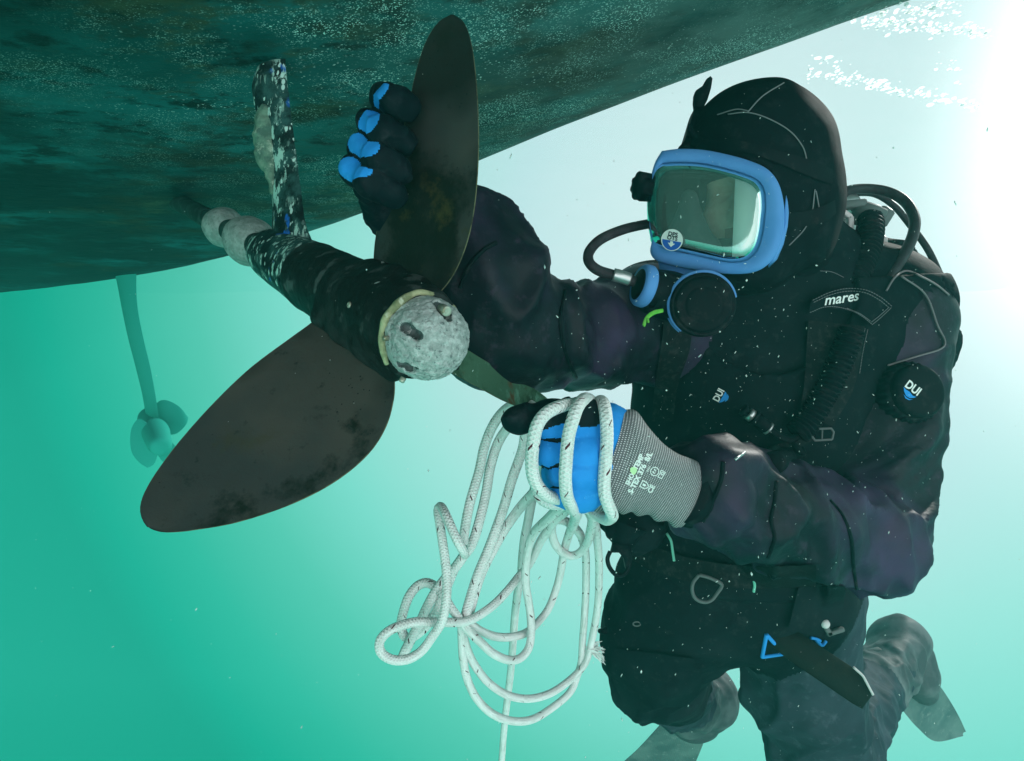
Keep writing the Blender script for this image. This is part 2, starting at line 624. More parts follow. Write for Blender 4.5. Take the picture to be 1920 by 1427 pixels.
M['pale_plastic'] = mat('pale_plastic', (.55, .52, .52), .4, .5)
M['mint'] = mat('mint_strip', (.16, .50, .38), .6, .3)
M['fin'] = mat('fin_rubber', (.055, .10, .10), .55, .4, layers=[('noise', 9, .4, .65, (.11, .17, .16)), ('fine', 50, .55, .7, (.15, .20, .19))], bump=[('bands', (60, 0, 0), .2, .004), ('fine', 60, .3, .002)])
M['boot'] = mat('boot_rubber', (.05, .065, .07), .55, .4, layers=[('noise', 16, .45, .62, (.10, .12, .125))], bump=[('fine', 60, .4, .003)])
M['weed'] = mat('green_weed', (.10, .42, .05), .6, .3, layers=[('fine', 90, .45, .65, (.2, .5, .1))])
M['sheath'] = mat('dark_sheath', (.007, .012, .011), .6, .3, layers=[('fine', 34, .5, .68, (.014, .019, .015)), ('spots', 200, .12, .07, (.34, .36, .34), ('cells', 200, .9, .92))], bump=[('fine', 60, .4, .003)])


def rope_material():
    m = mat('braided_rope', (.74, .75, .74), .8, .2, coords='UV', layers=[
        ('fine', (14, 60, 1), .45, .65, (.86, .87, .86)), ('fine', (6, 22, 1), .52, .70, (.50, .53, .50))])
    nt = m.node_tree
    N, L = nt.nodes, nt.links
    b = N['Principled BSDF']
    old = b.inputs['Base Color'].links[0].from_socket
    uv = N.new('ShaderNodeTexCoord')
    sep = N.new('ShaderNodeSeparateXYZ')
    L.new(uv.outputs['UV'], sep.inputs[0])

    def mth(op, a, c=None):
        n = N.new('ShaderNodeMath')
        n.operation = op
        for i, v in enumerate((a, c)):
            if v is None:
                continue
            if isinstance(v, (int, float)):
                n.inputs[i].default_value = v
            else:
                L.new(v, n.inputs[i])
        return n.outputs[0]
    # red tracer stitches: short slanted ticks, two rows
    u, v = sep.outputs[0], sep.outputs[1]
    red = None
    for row, ph in ((.14, 0.0), (.36, .5)):
        t = mth('FRACT', mth('ADD', mth('DIVIDE', v, .044), ph))
        du = mth('SUBTRACT', u, row)
        along = mth('ABSOLUTE', mth('SUBTRACT', mth('SUBTRACT', t, .5), mth('MULTIPLY', du, 1.1)))
        wn = N.new('ShaderNodeTexWhiteNoise')
        wn.noise_dimensions = '1D'
        L.new(mth('FLOOR', mth('ADD', mth('DIVIDE', v, .044), ph + 17.3 * row)), wn.inputs['W'])
        hit = mth('MULTIPLY', mth('LESS_THAN', along, mth('MULTIPLY_ADD', wn.outputs[0], .05, -.012) if False else mth('SUBTRACT', mth('MULTIPLY', wn.outputs[0], .052), .012)), mth('LESS_THAN', mth('ABSOLUTE', du), .055))
        red = hit if red is None else mth('MAXIMUM', red, hit)
    mx = N.new('ShaderNodeMixRGB')
    L.new(red, mx.inputs[0])
    L.new(old, mx.inputs[1])
    mx.inputs[2].default_value = (.10, .022, .035, 1)
    L.new(mx.outputs[0], b.inputs['Base Color'])
    # braid relief
    p1 = mth('SINE', mth('ADD', mth('MULTIPLY', v, 1500.0), mth('MULTIPLY', u, 30.0)))
    p2 = mth('SINE', mth('SUBTRACT', mth('MULTIPLY', v, 1500.0), mth('MULTIPLY', u, 30.0)))
    hgt = mth('MAXIMUM', p1, p2)
    bn = N.new('ShaderNodeBump')
    bn.inputs['Strength'].default_value = .55
    bn.inputs['Distance'].default_value = .0012
    L.new(hgt, bn.inputs['Height'])
    L.new(bn.outputs[0], b.inputs['Normal'])
    return m


def knit_material():
    m = mat('grey_knit', (.12, .125, .13), .85, .2, coords='UV', layers=[('fine', (30, 300, 1), .5, .7, (.22, .22, .23))])
    nt = m.node_tree
    N, L = nt.nodes, nt.links
    b = N['Principled BSDF']
    old = b.inputs['Base Color'].links[0].from_socket
    uv = N.new('ShaderNodeTexCoord')
    mp = N.new('ShaderNodeMapping')
    L.new(uv.outputs['UV'], mp.inputs[0])
    mp.inputs['Scale'].default_value = (1, 1, 1)
    sep = N.new('ShaderNodeSeparateXYZ')
    L.new(mp.outputs[0], sep.inputs[0])

    def mth(op, a, c=None):
        n = N.new('ShaderNodeMath')
        n.operation = op
        for i, v in enumerate((a, c)):
            if v is None:
                continue
            if isinstance(v, (int, float)):
                n.inputs[i].default_value = v
            else:
                L.new(v, n.inputs[i])
        return n.outputs[0]
    a = mth('SINE', mth('MULTIPLY', sep.outputs[0], 6.2832 * 74))
    c = mth('SINE', mth('MULTIPLY', sep.outputs[1], 6.2832 * 330))
    h = mth('MULTIPLY', mth('MAXIMUM', a, 0.0), mth('MAXIMUM', c, 0.0))
    mx = N.new('ShaderNodeMixRGB')
    L.new(mth('MINIMUM', mth('MULTIPLY', h, 1.5), 1.0), mx.inputs[0])
    L.new(old, mx.inputs[1])
    mx.inputs[2].default_value = (.80, .80, .82, 1)
    L.new(mx.outputs[0], b.inputs['Base Color'])
    bn = N.new('ShaderNodeBump')
    bn.inputs['Strength'].default_value = .7
    bn.inputs['Distance'].default_value = .0008
    L.new(h, bn.inputs['Height'])
    L.new(bn.outputs[0], b.inputs['Normal'])
    return m


M['rope'] = rope_material()
M['knit'] = knit_material()


def lens_material():
    m = bpy.data.materials.new('mask_lens')
    m.use_nodes = True
    N, L = m.node_tree.nodes, m.node_tree.links
    N.clear()
    out = N.new('ShaderNodeOutputMaterial')
    tr = N.new('ShaderNodeBsdfTransparent')
    tr.inputs[0].default_value = (.84, .97, .93, 1)
    gl = N.new('ShaderNodeBsdfGlossy')
    gl.inputs['Roughness'].default_value = .1
    gl.inputs['Color'].default_value = (.9, 1, .97, 1)
    fr = N.new('ShaderNodeFresnel')
    fr.inputs[0].default_value = 1.45
    mr = N.new('ShaderNodeMapRange')
    L.new(fr.outputs[0], mr.inputs['Value'])
    mr.inputs['To Min'].default_value = .21
    mr.inputs['To Max'].default_value = 1.0
    df = N.new('ShaderNodeBsdfDiffuse')                 # pale green layer standing in for reflected water
    df.inputs[0].default_value = (.50, .86, .74, 1)
    m0 = N.new('ShaderNodeMixShader')
    m0.inputs[0].default_value = .10
    L.new(tr.outputs[0], m0.inputs[1])
    L.new(df.outputs[0], m0.inputs[2])
    mx = N.new('ShaderNodeMixShader')
    L.new(mr.outputs[0], mx.inputs[0])
    L.new(m0.outputs[0], mx.inputs[1])
    L.new(gl.outputs[0], mx.inputs[2])
    L.new(mx.outputs[0], out.inputs[0])
    return m


def water_surface_material():
    m = bpy.data.materials.new('water_surface')
    m.use_nodes = True
    N, L = m.node_tree.nodes, m.node_tree.links
    N.clear()
    out = N.new('ShaderNodeOutputMaterial')
    tr = N.new('ShaderNodeBsdfTransparent')
    tr.inputs[0].default_value = (.96, 1, 1, 1)
    gl = N.new('ShaderNodeBsdfGlossy')
    gl.inputs['Roughness'].default_value = .15
    mx = N.new('ShaderNodeMixShader')
    mx.inputs[0].default_value = .05
    tc = N.new('ShaderNodeTexCoord')
    tx = N.new('ShaderNodeTexNoise')
    tx.inputs['Scale'].default_value = 4
    L.new(tc.outputs['Object'], tx.inputs['Vector'])
    bn = N.new('ShaderNodeBump')
    bn.inputs['Distance'].default_value = .05
    bn.inputs['Strength'].default_value = .6
    L.new(tx.outputs[0], bn.inputs['Height'])
    L.new(bn.outputs[0], gl.inputs['Normal'])
    L.new(tr.outputs[0], mx.inputs[1])
    L.new(gl.outputs[0], mx.inputs[2])
    L.new(mx.outputs[0], out.inputs[0])
    return m


M['lens'] = lens_material()
M['water'] = water_surface_material()


def translucent_material(name, c, dif=.5):
    m = bpy.data.materials.new(name)
    m.use_nodes = True
    N, L = m.node_tree.nodes, m.node_tree.links
    N.clear()
    out = N.new('ShaderNodeOutputMaterial')
    a, b, mx = N.new('ShaderNodeBsdfTranslucent'), N.new('ShaderNodeBsdfDiffuse'), N.new('ShaderNodeMixShader')
    a.inputs[0].default_value = b.inputs[0].default_value = (*c, 1)
    mx.inputs[0].default_value = dif
    L.new(a.outputs[0], mx.inputs[1])
    L.new(b.outputs[0], mx.inputs[2])
    L.new(mx.outputs[0], out.inputs[0])
    return m


M['glints'] = translucent_material('glint_flecks', (.98, .98, .98), .05)  # for the added flecks that stand in for sun glints
M['speck'] = translucent_material('drifting_grit', (.86, .92, .90))
WATER_Z = 0.75


# ------------------------------------------------------------------ the water's surface and the hull
def build_water():
    n = 90
    xs, ys = np.linspace(-5, 4, n), np.linspace(-3, 5.4, n)
    g = np.stack(np.meshgrid(xs, ys, indexing='ij'), -1).reshape(-1, 2)
    z = WATER_Z + .02 * np.sin(g[:, 0] * 2.1 + g[:, 1] * .8) + .014 * np.sin(g[:, 1] * 3.1 - g[:, 0]) + .02 * (vnoise(np.c_[g * 1.7, g[:, :1] * 0]) - .5)
    o = obj('water', np.c_[g, z], grid_faces(n, n), M['water'])
    tag(o, kind='structure')


EDGE = np.array([(-5, 4.2, .44), (-3.8, 3.75, .445), (-2.6, 3.26, .45), (-1.69, 2.8, .455), (-1.05, 2.37, .465), (-.416, 1.85, .49), (-.077, 1.54, .53),
                 (.27, 1.35, .60), (.57, 1.27, .68), (.78, 1.26, .75), (1.0, 1.28, .83), (1.35, 1.34, .97)])


def hull_z(w, s0):
    """height change along the bottom: w metres from the turn of the bilge towards the near side (negative: round the far side)"""
    return np.where(w >= 0, -s0 * .07 * (1 - np.exp(-np.maximum(w, 0) / .07)), s0 * -w + 1.5 * w * w)


def build_hull():
    e = resample(spline(EDGE, 12), 150)
    w = np.r_[-.8, -.6, -.45, -.3, -.2, -.12, -.07, -.03, 0, .02, .04, .07, .1, .14, .19, .25, np.linspace(.32, 4.6, 40)]
    V = []
    for x, y, z in e:
        s0 = z / y
        for q in w:
            V.append((x + .02 * q, y - q, z + float(hull_z(np.array(q), s0)) - .003 * min(q, 1.5) * (q > 0)))
    V = np.array(V)
    V[:, 2] += .006 * (vnoise(V * np.array([1.2, 2, 1])) - .5) + .0022 * (vnoise(V * np.array([9, 14, 9])) - .5)
    nv = len(w)
    F = grid_faces(len(e), nv)
    k = (len(e) - 1) * nv                      # the flat transom at the stern
    MBh = MB().add(V, [q[::-1] for q in F])
    tr = V[k:k + nv]
    top = tr.copy()
    top[:, 2] = 1.9
    MBh.add(np.vstack([tr, top]), grid_faces(2, nv))
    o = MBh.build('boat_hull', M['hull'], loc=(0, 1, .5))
    tag(o, 'dark green fouled underside of a boat hull speckled with pale growth above the propeller', 'boat hull')
    return o


build_water()
HULL = build_hull()


# ------------------------------------------------------------------ shaft line
AX0 = P(800, 635, .60)
AXB = P(345, 385, 1.60)
AXD = unit(AXB - AX0)                           # from the propeller back to the hull


def ax(t):
    return AX0 + AXD * t


def rough(V, amp, sc):
    c = V.mean(0)
    return V + (V - c) / np.maximum(np.linalg.norm(V - c, axis=1), 1e-6)[:, None] * ((vnoise(V * sc) - .5) * 2 * amp)[:, None]


def fine_profile(pts, n):
    return [tuple(q) for q in resample(spline(pts, 10), n)]


def blade_data(ea, eb, tmax, n=60, nv=25, camber=.006, edge_mi=1):
    """lofts between two edge curves in space; a lens section gives it real thickness"""
    a = resample(spline(PP(ea), 14), n)
    b = resample(spline(PP(eb), 14), n)
    nrm = np.cross(b - a + 1e-7, np.gradient(.5 * (a + b), axis=0))
    nrm = nrm / np.maximum(np.linalg.norm(nrm, axis=1), 1e-9)[:, None]
    nrm[-1] = nrm[-2]
    nrm = np.where((nrm[:, 1] > 0)[:, None], -nrm, nrm)
    v = (1 - np.cos(np.linspace(0, math.pi, nv))) / 2
    front, back = [], []
    for i in range(n):
        s = i / (n - 1)
        lens = 1 - np.abs(2 * v - 1) ** 2.2
        th = tmax * (1 - .65 * s) * lens + .0010
        mid = a[i] + (b[i] - a[i]) * v[:, None] + nrm[i] * (-camber * lens * (1 - .3 * s))[:, None]
        front.append(mid + nrm[i] * th[:, None] * .5)
        back.append(mid - nrm[i] * th[:, None] * .5)
    Fv, Bv = np.vstack(front), np.vstack(back)
    m = MB()
    gf = grid_faces(n, nv)
    mi = [edge_mi if (k % (nv - 1)) in (0, nv - 2) else 0 for k in range(len(gf))]
    m.add(Fv, gf)
    m.m = list(mi)
    m.add(Bv, [q[::-1] for q in gf])
    m.m = list(mi) * 2
    rim = []
    for j, flip in ((0, False), (nv - 1, True)):
        A, B = Fv[j::nv], Bv[j::nv]
        f = grid_faces(n, 2)
        V = np.empty((2 * n, 3))
        V[0::2], V[1::2] = A, B
        m.add(V, [q[::-1] for q in f] if flip else f, edge_mi)
    V = np.vstack([Fv[-nv:], Bv[-nv:]])
    m.add(V, grid_faces(2, nv), edge_mi)
    V = np.vstack([Fv[:nv], Bv[:nv]])
    m.add(V, grid_faces(2, nv), 0)
    return m


def build_propeller():
    t = thing('propeller', 'large dark three-bladed propeller with pitted zinc cap held by the diver', 'propeller', ax(.05), group='propellers under the boat')
    b1 = blade_data([(700, 500, .71), (704, 450, .695), (714, 405, .68), (733, 340, .665), (751, 270, .65), (767, 195, .638), (783, 125, .625), (800, 76, .615), (822, 42, .605), (846, 27, .60)],
                    [(818, 556, .618), (842, 528, .61), (863, 490, .603), (880, 440, .598), (891, 380, .596), (897, 300, .595), (897, 220, .595), (892, 140, .596), (884, 82, .598), (870, 42, .60), (850, 27, .60)],
                    .013)
    b1.build('blade', [M['blade'], M['blade_edge']], t)
    b2 = blade_data([(622, 566, .715), (588, 602, .715), (545, 634, .70), (470, 690, .675), (400, 757, .65), (340, 824, .625), (296, 882, .602), (272, 922, .585), (263, 950, .574), (266, 972, .568), (276, 988, .566)],
                    [(742, 652, .64), (740, 700, .63), (739, 745, .622), (724, 800, .612), (690, 852, .602), (630, 902, .592), (550, 944, .583), (450, 978, .575), (370, 993, .569), (325, 998, .566), (298, 997, .565), (280, 990, .566)],
                    .013)
    b2.build('blade', [M['blade'], M['blade_edge']], t)
    b3 = blade_data([(858, 645, .665), (885, 662, .68), (925, 686, .71), (970, 711, .75), (1010, 735, .79), (1034, 754, .82)],
                    [(822, 680, .625), (860, 706, .645), (900, 728, .675), (945, 752, .71), (990, 768, .76), (1030, 764, .815)],
                    .012)
    o = b3.build('blade', [M['blade_green'], M['blade_edge']], t)
    o['label'] = 'blade seen edge-on behind the zinc cap, with green light put into its colour'
    roots = ([(596, 598, .712), (642, 620, .680), (692, 656, .650), (734, 700, .630)], [(704, 502, .706), (750, 522, .672), (790, 545, .642), (813, 560, .620)],
             [(860, 655, .66), (850, 690, .65)])

    def hs(p):
        q = (p - AX0) @ AXD
        rad = np.linalg.norm(p - AX0 - np.outer(q, AXD), axis=1)
        R_ = .0415 + .0040 * np.clip(q / .05, 0, 1) + .0015 * np.exp(-((q - .303) / .012) ** 2)
        d = np.maximum(rad - R_, np.maximum(.009 - q, q - .314))
        for rt in roots:
            for a_, b_ in zip(rt[:-1], rt[1:]):
                d = smin(d, np.maximum(seg(p, P(*a_), P(*b_), .0055, .0055), np.maximum(.010 - q, q - .30)), .024)
        return d
    c = ax(.16)
    V, F = nets(hs, c - [.19, .20, .13], c + [.19, .20, .13], .0032)
    _, g = grad(hs, V)
    V = V + g * ((vnoise(V * 30) - .5) * .0018 + (vnoise(V * 110) - .5) * .0010)[:, None]
    hub = obj('hub', V, F, M['hub'], t)
    # zinc cap: domed, with three bolt pockets
    rr = .0388

    def zs(p):
        q = (p - AX0) @ AXD
        rad = np.linalg.norm(p - AX0 - np.outer(q, AXD), axis=1)
        dome = np.sqrt((np.maximum(-q - .002, 0) * 1.02) ** 2 + rad ** 2) - rr
        d = np.maximum(dome, q - .011)
        for pc, dr, r, sh in pock:
            d = -smin(-d, np.minimum(seg(p, pc, pc + dr, r, r * 1.1), seg(p, pc + sh, pc + sh + dr, r * .9, r)), .003)
        return d
    pock = []
    tocam = unit(-AX0)
    for px, py, sx, sy, r in ((769, 619, 12, 9, .0044), (832, 581, 6, 9, .0056), (760, 688, 14, 5, .0038)):
        # find the point of the dome along that line of sight
        ray = unit(P(px, py, 1))
        k = np.linspace(.53, .62, 400)
        pts = ray * (k / ray[1])[:, None]
        q = (pts - AX0) @ AXD
        rad = np.linalg.norm(pts - AX0 - np.outer(q, AXD), axis=1)
        d = np.sqrt(np.maximum(-q - .002, 0) ** 2 + rad ** 2) - rr
        hit = pts[np.argmax(d < 0)]
        pock.append((hit - AXD * .012, AXD * .021, r, P(px + sx, py + sy, .57) - P(px, py, .57)))
    V, F = nets(zs, AX0 - .052, AX0 + .052, .0011)
    V = V + unit(-AXD)[None] * 0
    d, g = grad(zs, V)
    V = V + g * ((vnoise(V * 420) - .5) * .0014 + (vnoise(V * 190) - .5) * .0016 + (vnoise(V * 60) - .5) * .0012)[:, None]
    qz = (V - AX0) @ AXD
    inside = np.zeros(len(V), bool)
    for pc, dr, r, sh in pock:
        inside |= np.minimum(seg(V, pc, pc + dr, r * 1.02, r * 1.12), seg(V, pc + sh, pc + sh + dr, r * .92, r * 1.02)) < .0004
    mi = inside[F].mean(1) > .6
    cap = obj('zinc_cap', V, F, [M['zinc'], M['cavity']], t, midx=mi)
    # bolt standing in the upper pocket
    pc = pock[1][0] + AXD * .010
    V, F = lathe_data([(-.004, .0018), (-.0045, .0042), (-.004, .0048), (.006, .0048)], pc, AXD, 20)
    obj('bolt', V, F, M['bolt'], cap)
    for px, py, d_, r in ((746, 568, .60, .0036), (722, 634, .575, .0022), (754, 713, .60, .0026), (656, 572, .60, .0030)):
        p = P(px, py, d_)
        # settle it on the hub skin
        q = (p - AX0) @ AXD
        rad = p - AX0 - AXD * q
        dirn = unit(P(px, py, 1))
        for _ in range(60):
            q = (p - AX0) @ AXD
            if np.linalg.norm(p - AX0 - AXD * q) < .0455:
                break
            p = p + dirn * .002
        nrm = unit(p - AX0 - AXD * ((p - AX0) @ AXD))
        V, F = lathe_data([(-.003, r * 1.1), (.0012, r * 1.1), (.0022, r * .8), (.0022, r * .42), (.001, r * .36)], p, nrm, 16)
        obj('bolt', V, F, M['bolt'], hub)
    # cream sealant squeezed out round the cap
    th = np.linspace(R(-38), R(222), 70)
    u = unit(np.cross(AXD, [0, 0, 1.]))
    w = unit(np.cross(u, AXD))
    if w[2] < 0:
        w = -w
    u = u if u[0] > 0 else -u
    wob = vnoise(np.c_[th * 2.6, th * 0 + 3, th * 0])
    path = AX0 + AXD * (.0125 - .004 * wob)[:, None] + (np.cos(th)[:, None] * u + np.sin(th)[:, None] * w) * (.0395 + .0032 * vnoise(np.c_[th * 3.3, th * 0, th * 0 + 9]))[:, None]
    V, F, _ = tube_data(path, 0.0026 + .0026 * vnoise(np.c_[th * 4.2, th * 0 + 5, th * 0]) * np.sin(np.linspace(.1, 3.04, 70)), 10)
    obj('sealant_bead', V, F, M['sealant'], cap)
    return t


PROP = build_propeller()


def build_strut():
    t = thing('shaft_strut', 'flaking propeller strut bolted up to the hull above the shaft', 'strut', ax(.45), group='shaft struts under the boat')
    prof = fine_profile([(.320, .032), (.321, .0435), (.335, .0445), (.38, .0432), (.42, .0425), (.46, .0415), (.50, .040), (.53, .036), (.548, .030), (.552, .020)], 56)
    V, F = lathe_data(prof, AX0, AXD, 48)
    # arm: lofted aerofoil from the barrel up to the hull
    lead = [(487, 462, 1.02), (506, 445, 1.00), (513, 415, .99), (512, 370, .985), (508, 320, .98), (497, 262, .975), (480, 205, .97), (473, 160, .965), (484, 122, .96), (500, 92, .955)]
    trail = [(606, 475, .875), (585, 452, .89), (572, 415, .90), (565, 370, .91), (558, 310, .92), (550, 250, .925), (543, 195, .93), (538, 150, .935), (534, 112, .94), (530, 86, .945)]
    b = blade_data(lead, trail, .028, n=60, nv=25, camber=-.003, edge_mi=0)
    Va = np.concatenate(b.v)
    Va = Va + ((vnoise(Va * 70) - .5) * .0016)[:, None]
    obj('strut_arm', Va, b.f, M['strut'], t)
    obj('bearing_barrel', rough(V, .0012, 26), F, M['strut'], t)
    # crusted lump of sealant on the leading side
    def ls(p):
        d = ell(p, P(495, 268, .958), (.013, .018, .038))
        d = smin(d, ell(p, P(511, 300, .953), (.009, .012, .052)), .02)
        d = smin(d, ell(p, P(503, 222, .955), (.012, .014, .028)), .02)
        return d
    c = P(500, 268, .955)
    V, F = nets(ls, c - .08, c + .08, .003)
    _, g = grad(ls, V)
    V = V + g * ((vnoise(V * 110) - .5) * .006)[:, None]
    o = obj('sealant_lump', V, F, M['lump'], t)
    return t


STRUT = build_strut()


def build_shaft():
    t = thing('propeller_shaft', 'long thin propeller shaft with two rounded zinc collars running out of the hull', 'propeller shaft', ax(.95))
    V, F = lathe_data(fine_profile([(.53, .021), (.8, .021), (1.0, .019), (1.36, .0175)], 40), AX0, AXD, 28)
    obj('shaft_rod', V, F, M['shaft'], t)
    V, F = lathe_data(fine_profile([(1.0, .0195), (1.02, .0215), (1.16, .0215), (1.22, .020), (1.28, .022), (1.4, .024)], 30), AX0, AXD, 28)
    obj('stern_tube', rough(V, .0006, 30), F, M['shaft'], t)
    for t0, t1, r in ((.605, .715, .0425), (.80, .905, .0385)):
        c = .5 * (t0 + t1)
        h = .5 * (t1 - t0)
        V, F = lathe_data(fine_profile([(t0, .020), (t0 + .002, r * .50), (c - h * .72, r * .78), (c - h * .4, r * .95), (c, r), (c + h * .4, r * .95), (c + h * .72, r * .78), (t1 - .003, r * .52), (t1, .020)], 40), AX0, AXD, 36)
        obj('zinc_collar', rough(V, .0014, 60), F, M['zinc_dark'], t)
    # slit between the collar halves
    return t


build_shaft()


def build_far_gear():
    s = thing('shaft_strut', 'faint teal far strut hanging from the hull edge, green haze put into its colour', 'strut', P(240, 520, 2.75), group='shaft struts under the boat')
    b = blade_data([(212, 505, 2.78), (220, 530, 2.78), (228, 570, 2.78), (240, 630, 2.78), (255, 690, 2.78), (268, 745, 2.78), (276, 800, 2.78)],
                   [(256, 500, 2.70), (255, 530, 2.70), (258, 580, 2.70), (270, 640, 2.70), (282, 690, 2.70), (292, 745, 2.70), (300, 800, 2.70)], .05, n=30, nv=15, camber=0, edge_mi=0)
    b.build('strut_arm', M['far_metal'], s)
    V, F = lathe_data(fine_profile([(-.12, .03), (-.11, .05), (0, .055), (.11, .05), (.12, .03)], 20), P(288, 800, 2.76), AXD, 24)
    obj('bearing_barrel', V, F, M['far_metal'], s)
    p = thing('propeller', 'faint rounded far propeller below the teal strut, haze put into its colour', 'propeller', P(292, 812, 2.7), group='propellers under the boat')
    V, F = lathe_data(fine_profile([(-.16, .01), (-.14, .04), (-.02, .05), (.04, .05)], 20), P(292, 812, 2.62), AXD, 24)
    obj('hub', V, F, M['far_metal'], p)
    for ea, eb in (([(283, 800, 2.6), (262, 785, 2.6), (248, 800, 2.6), (244, 825, 2.6), (248, 850, 2.6), (262, 868, 2.6), (275, 876, 2.6)],
                    [(296, 812, 2.6), (296, 830, 2.6), (296, 845, 2.6), (294, 858, 2.6), (290, 868, 2.6), (284, 874, 2.6), (276, 877, 2.6)]),
                   ([(288, 796, 2.72), (286, 775, 2.73), (292, 758, 2.74), (305, 750, 2.75), (322, 754, 2.76), (340, 766, 2.77), (352, 782, 2.78)],
                    [(300, 812, 2.72), (315, 815, 2.73), (328, 814, 2.74), (338, 808, 2.75), (346, 800, 2.76), (351, 792, 2.77), (353, 784, 2.78)]),
                   ([(296, 806, 2.66), (312, 818, 2.68), (328, 836, 2.70), (338, 856, 2.72), (338, 872, 2.73)],
                    [(288, 818, 2.66), (292, 842, 2.68), (302, 862, 2.70), (318, 874, 2.72), (336, 876, 2.73)])):
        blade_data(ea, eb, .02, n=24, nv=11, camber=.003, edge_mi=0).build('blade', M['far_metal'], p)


build_far_gear()


# ------------------------------------------------------------------ the diver
DIVER = thing('person', 'diver in black drysuit and blue full-face mask reaching for the propeller, rope in one hand', 'person', P(1400, 1150, 1.15))

HEAD_C = P(1425, 330, .955)
FACE_DROP = .046
FACE_N = unit((-.50, -.86, .02))                 # where the face points
FACE_U = unit((.866, -.50, -.10))                # towards the diver's left cheek
FACE_V = unit(np.cross(FACE_U, FACE_N))
if FACE_V[2] < 0:
    FACE_V = -FACE_V
FROT = np.stack([FACE_U, FACE_N, FACE_V])        # world -> face frame


def face_pt(u, n, v):
    return HEAD_C + FACE_U * u + FACE_N * (n - .016) + FACE_V * (v - FACE_DROP)


def torso(p):
    d = ell(p, P(1450, 690, 1.12), (.225, .150, .215))
    d = smin(d, ell(p, P(1400, 900, 1.13), (.190, .145, .200)), .10)
    d = smin(d, ell(p, P(1375, 1095, 1.16), (.182, .145, .135)), .09)
    d = smin(d, seg(p, P(1230, 580, 1.06), P(1650, 585, 1.10), .078, .090), .08)
    d = smin(d, seg(p, P(1475, 430, 1.02), P(1455, 600, 1.10), .068, .10), .07)
    d = smin(d, seg(p, P(1540, 470, 1.06), P(1660, 560, 1.12), .045, .07), .06)
    return d


ARM_R = [(1215, 612, 1.03, .084), (1080, 630, .91, .062), (1000, 622, .83, .060), (935, 600, .775, .066), (902, 510, .745, .055), (888, 448, .740, .044)]
ARM_L = [(1672, 605, 1.08, .080), (1654, 800, 1.04, .068), (1628, 1008, .985, .073), (1500, 985, .86, .061), (1385, 940, .775, .050), (1335, 922, .735, .046)]
LEG_R = [(1275, 1120, 1.15, .112), (1240, 1195, 1.19, .096), (1232, 1262, 1.235, .076), (1262, 1292, 1.42, .062), (1296, 1312, 1.60, .050)]
LEG_L = [(1484, 1120, 1.16, .112), (1512, 1280, 1.22, .094), (1545, 1425, 1.29, .082), (1606, 1335, 1.52, .062), (1668, 1262, 1.74, .050)]
FOOT_R = [(1300, 1312, 1.62, .05), (1322, 1300, 1.70, .055), (1300, 1340, 1.74, .048)]
FOOT_L = [(1672, 1255, 1.76, .048), (1688, 1212, 1.86, .052), (1720, 1262, 1.86, .044)]


def head(p):
    d = ell(p, HEAD_C + np.array([0, 0, .0]), (.099, .122, .128), FROT)
    d = smin(d, ell(p, face_pt(0, .055, -.065), (.060, .055, .065), FROT), .04)       # jaw
    return d


def face_detail(p):
    """nose, brow, sockets, lips, chin, in the face frame"""
    d = ell(p, HEAD_C + np.array([0, 0, -.03]), (.080, .102, .125), FROT)
    d = smin(d, ell(p, face_pt(0, .050, -.070), (.052, .052, .058), FROT), .04)
    d = smin(d, ell(p, face_pt(0, .090, .022), (.055, .016, .013), FROT), .02)        # brow
    for s in (-1, 1):
        d = -smin(-d, ell(p, face_pt(s * .031, .108, .000), (.017, .012, .012), FROT), .012)   # socket
        d = smin(d, ell(p, face_pt(s * .040, .082, -.030), (.018, .014, .014), FROT), .02)     # cheekbone
        d = smin(d, ell(p, face_pt(s * .083, -.005, -.010), (.008, .018, .030), FROT), .008)   # ear, under the hood
    d = smin(d, seg(p, face_pt(0, .098, .012), face_pt(0, .122, -.030), .007, .012), .012)    # nose
    for s in (-1, 1):
        d = smin(d, ell(p, face_pt(s * .011, .112, -.035), (.008, .009, .008), FROT), .006)
    d = smin(d, ell(p, face_pt(0, .101, -.058), (.021, .008, .005), FROT), .006)      # lips
    d = smin(d, ell(p, face_pt(0, .100, -.067), (.018, .008, .005), FROT), .006)
    d = smin(d, ell(p, face_pt(0, .095, -.095), (.018, .012, .014), FROT), .02)       # chin
    return d


def body(p):
    d = torso(p)
    d = smin(d, chain(p, ARM_R), .055)
    d = smin(d, chain(p, ARM_L), .055)
    d = smin(d, smin(chain(p, LEG_R, .04), chain(p, FOOT_R, .03), .03), .05)
    d = smin(d, smin(chain(p, LEG_L, .04), chain(p, FOOT_L, .03), .03), .05)
    d = smin(d, face_detail(p), .03)
    return d


def limb_coords(V, pts):
    """distance along a limb and the angle round it for every vertex"""
    A = np.array([P(*q[:3]) for q in pts])
    s0, best, S, T = 0.0, np.full(len(V), 1e9), np.zeros(len(V)), np.zeros((len(V), 2))
    for a, b in zip(A[:-1], A[1:]):
        ab = b - a
        ln = np.linalg.norm(ab)
        t = np.clip((V - a) @ ab / (ln * ln), 0, 1)
        q = V - a - t[:, None] * ab
        d = np.linalg.norm(q, axis=1)
        u = unit(np.cross(ab, [.3, .8, .5]))
        w = np.cross(unit(ab), u)
        m = d < best
        S = np.where(m, s0 + t * ln, S)
        T[m] = np.stack([q @ u, q @ w], 1)[m] / np.maximum(d, 1e-6)[m][:, None]
        best = np.where(m, d, best)
        s0 += ln
    return S, T, best, s0


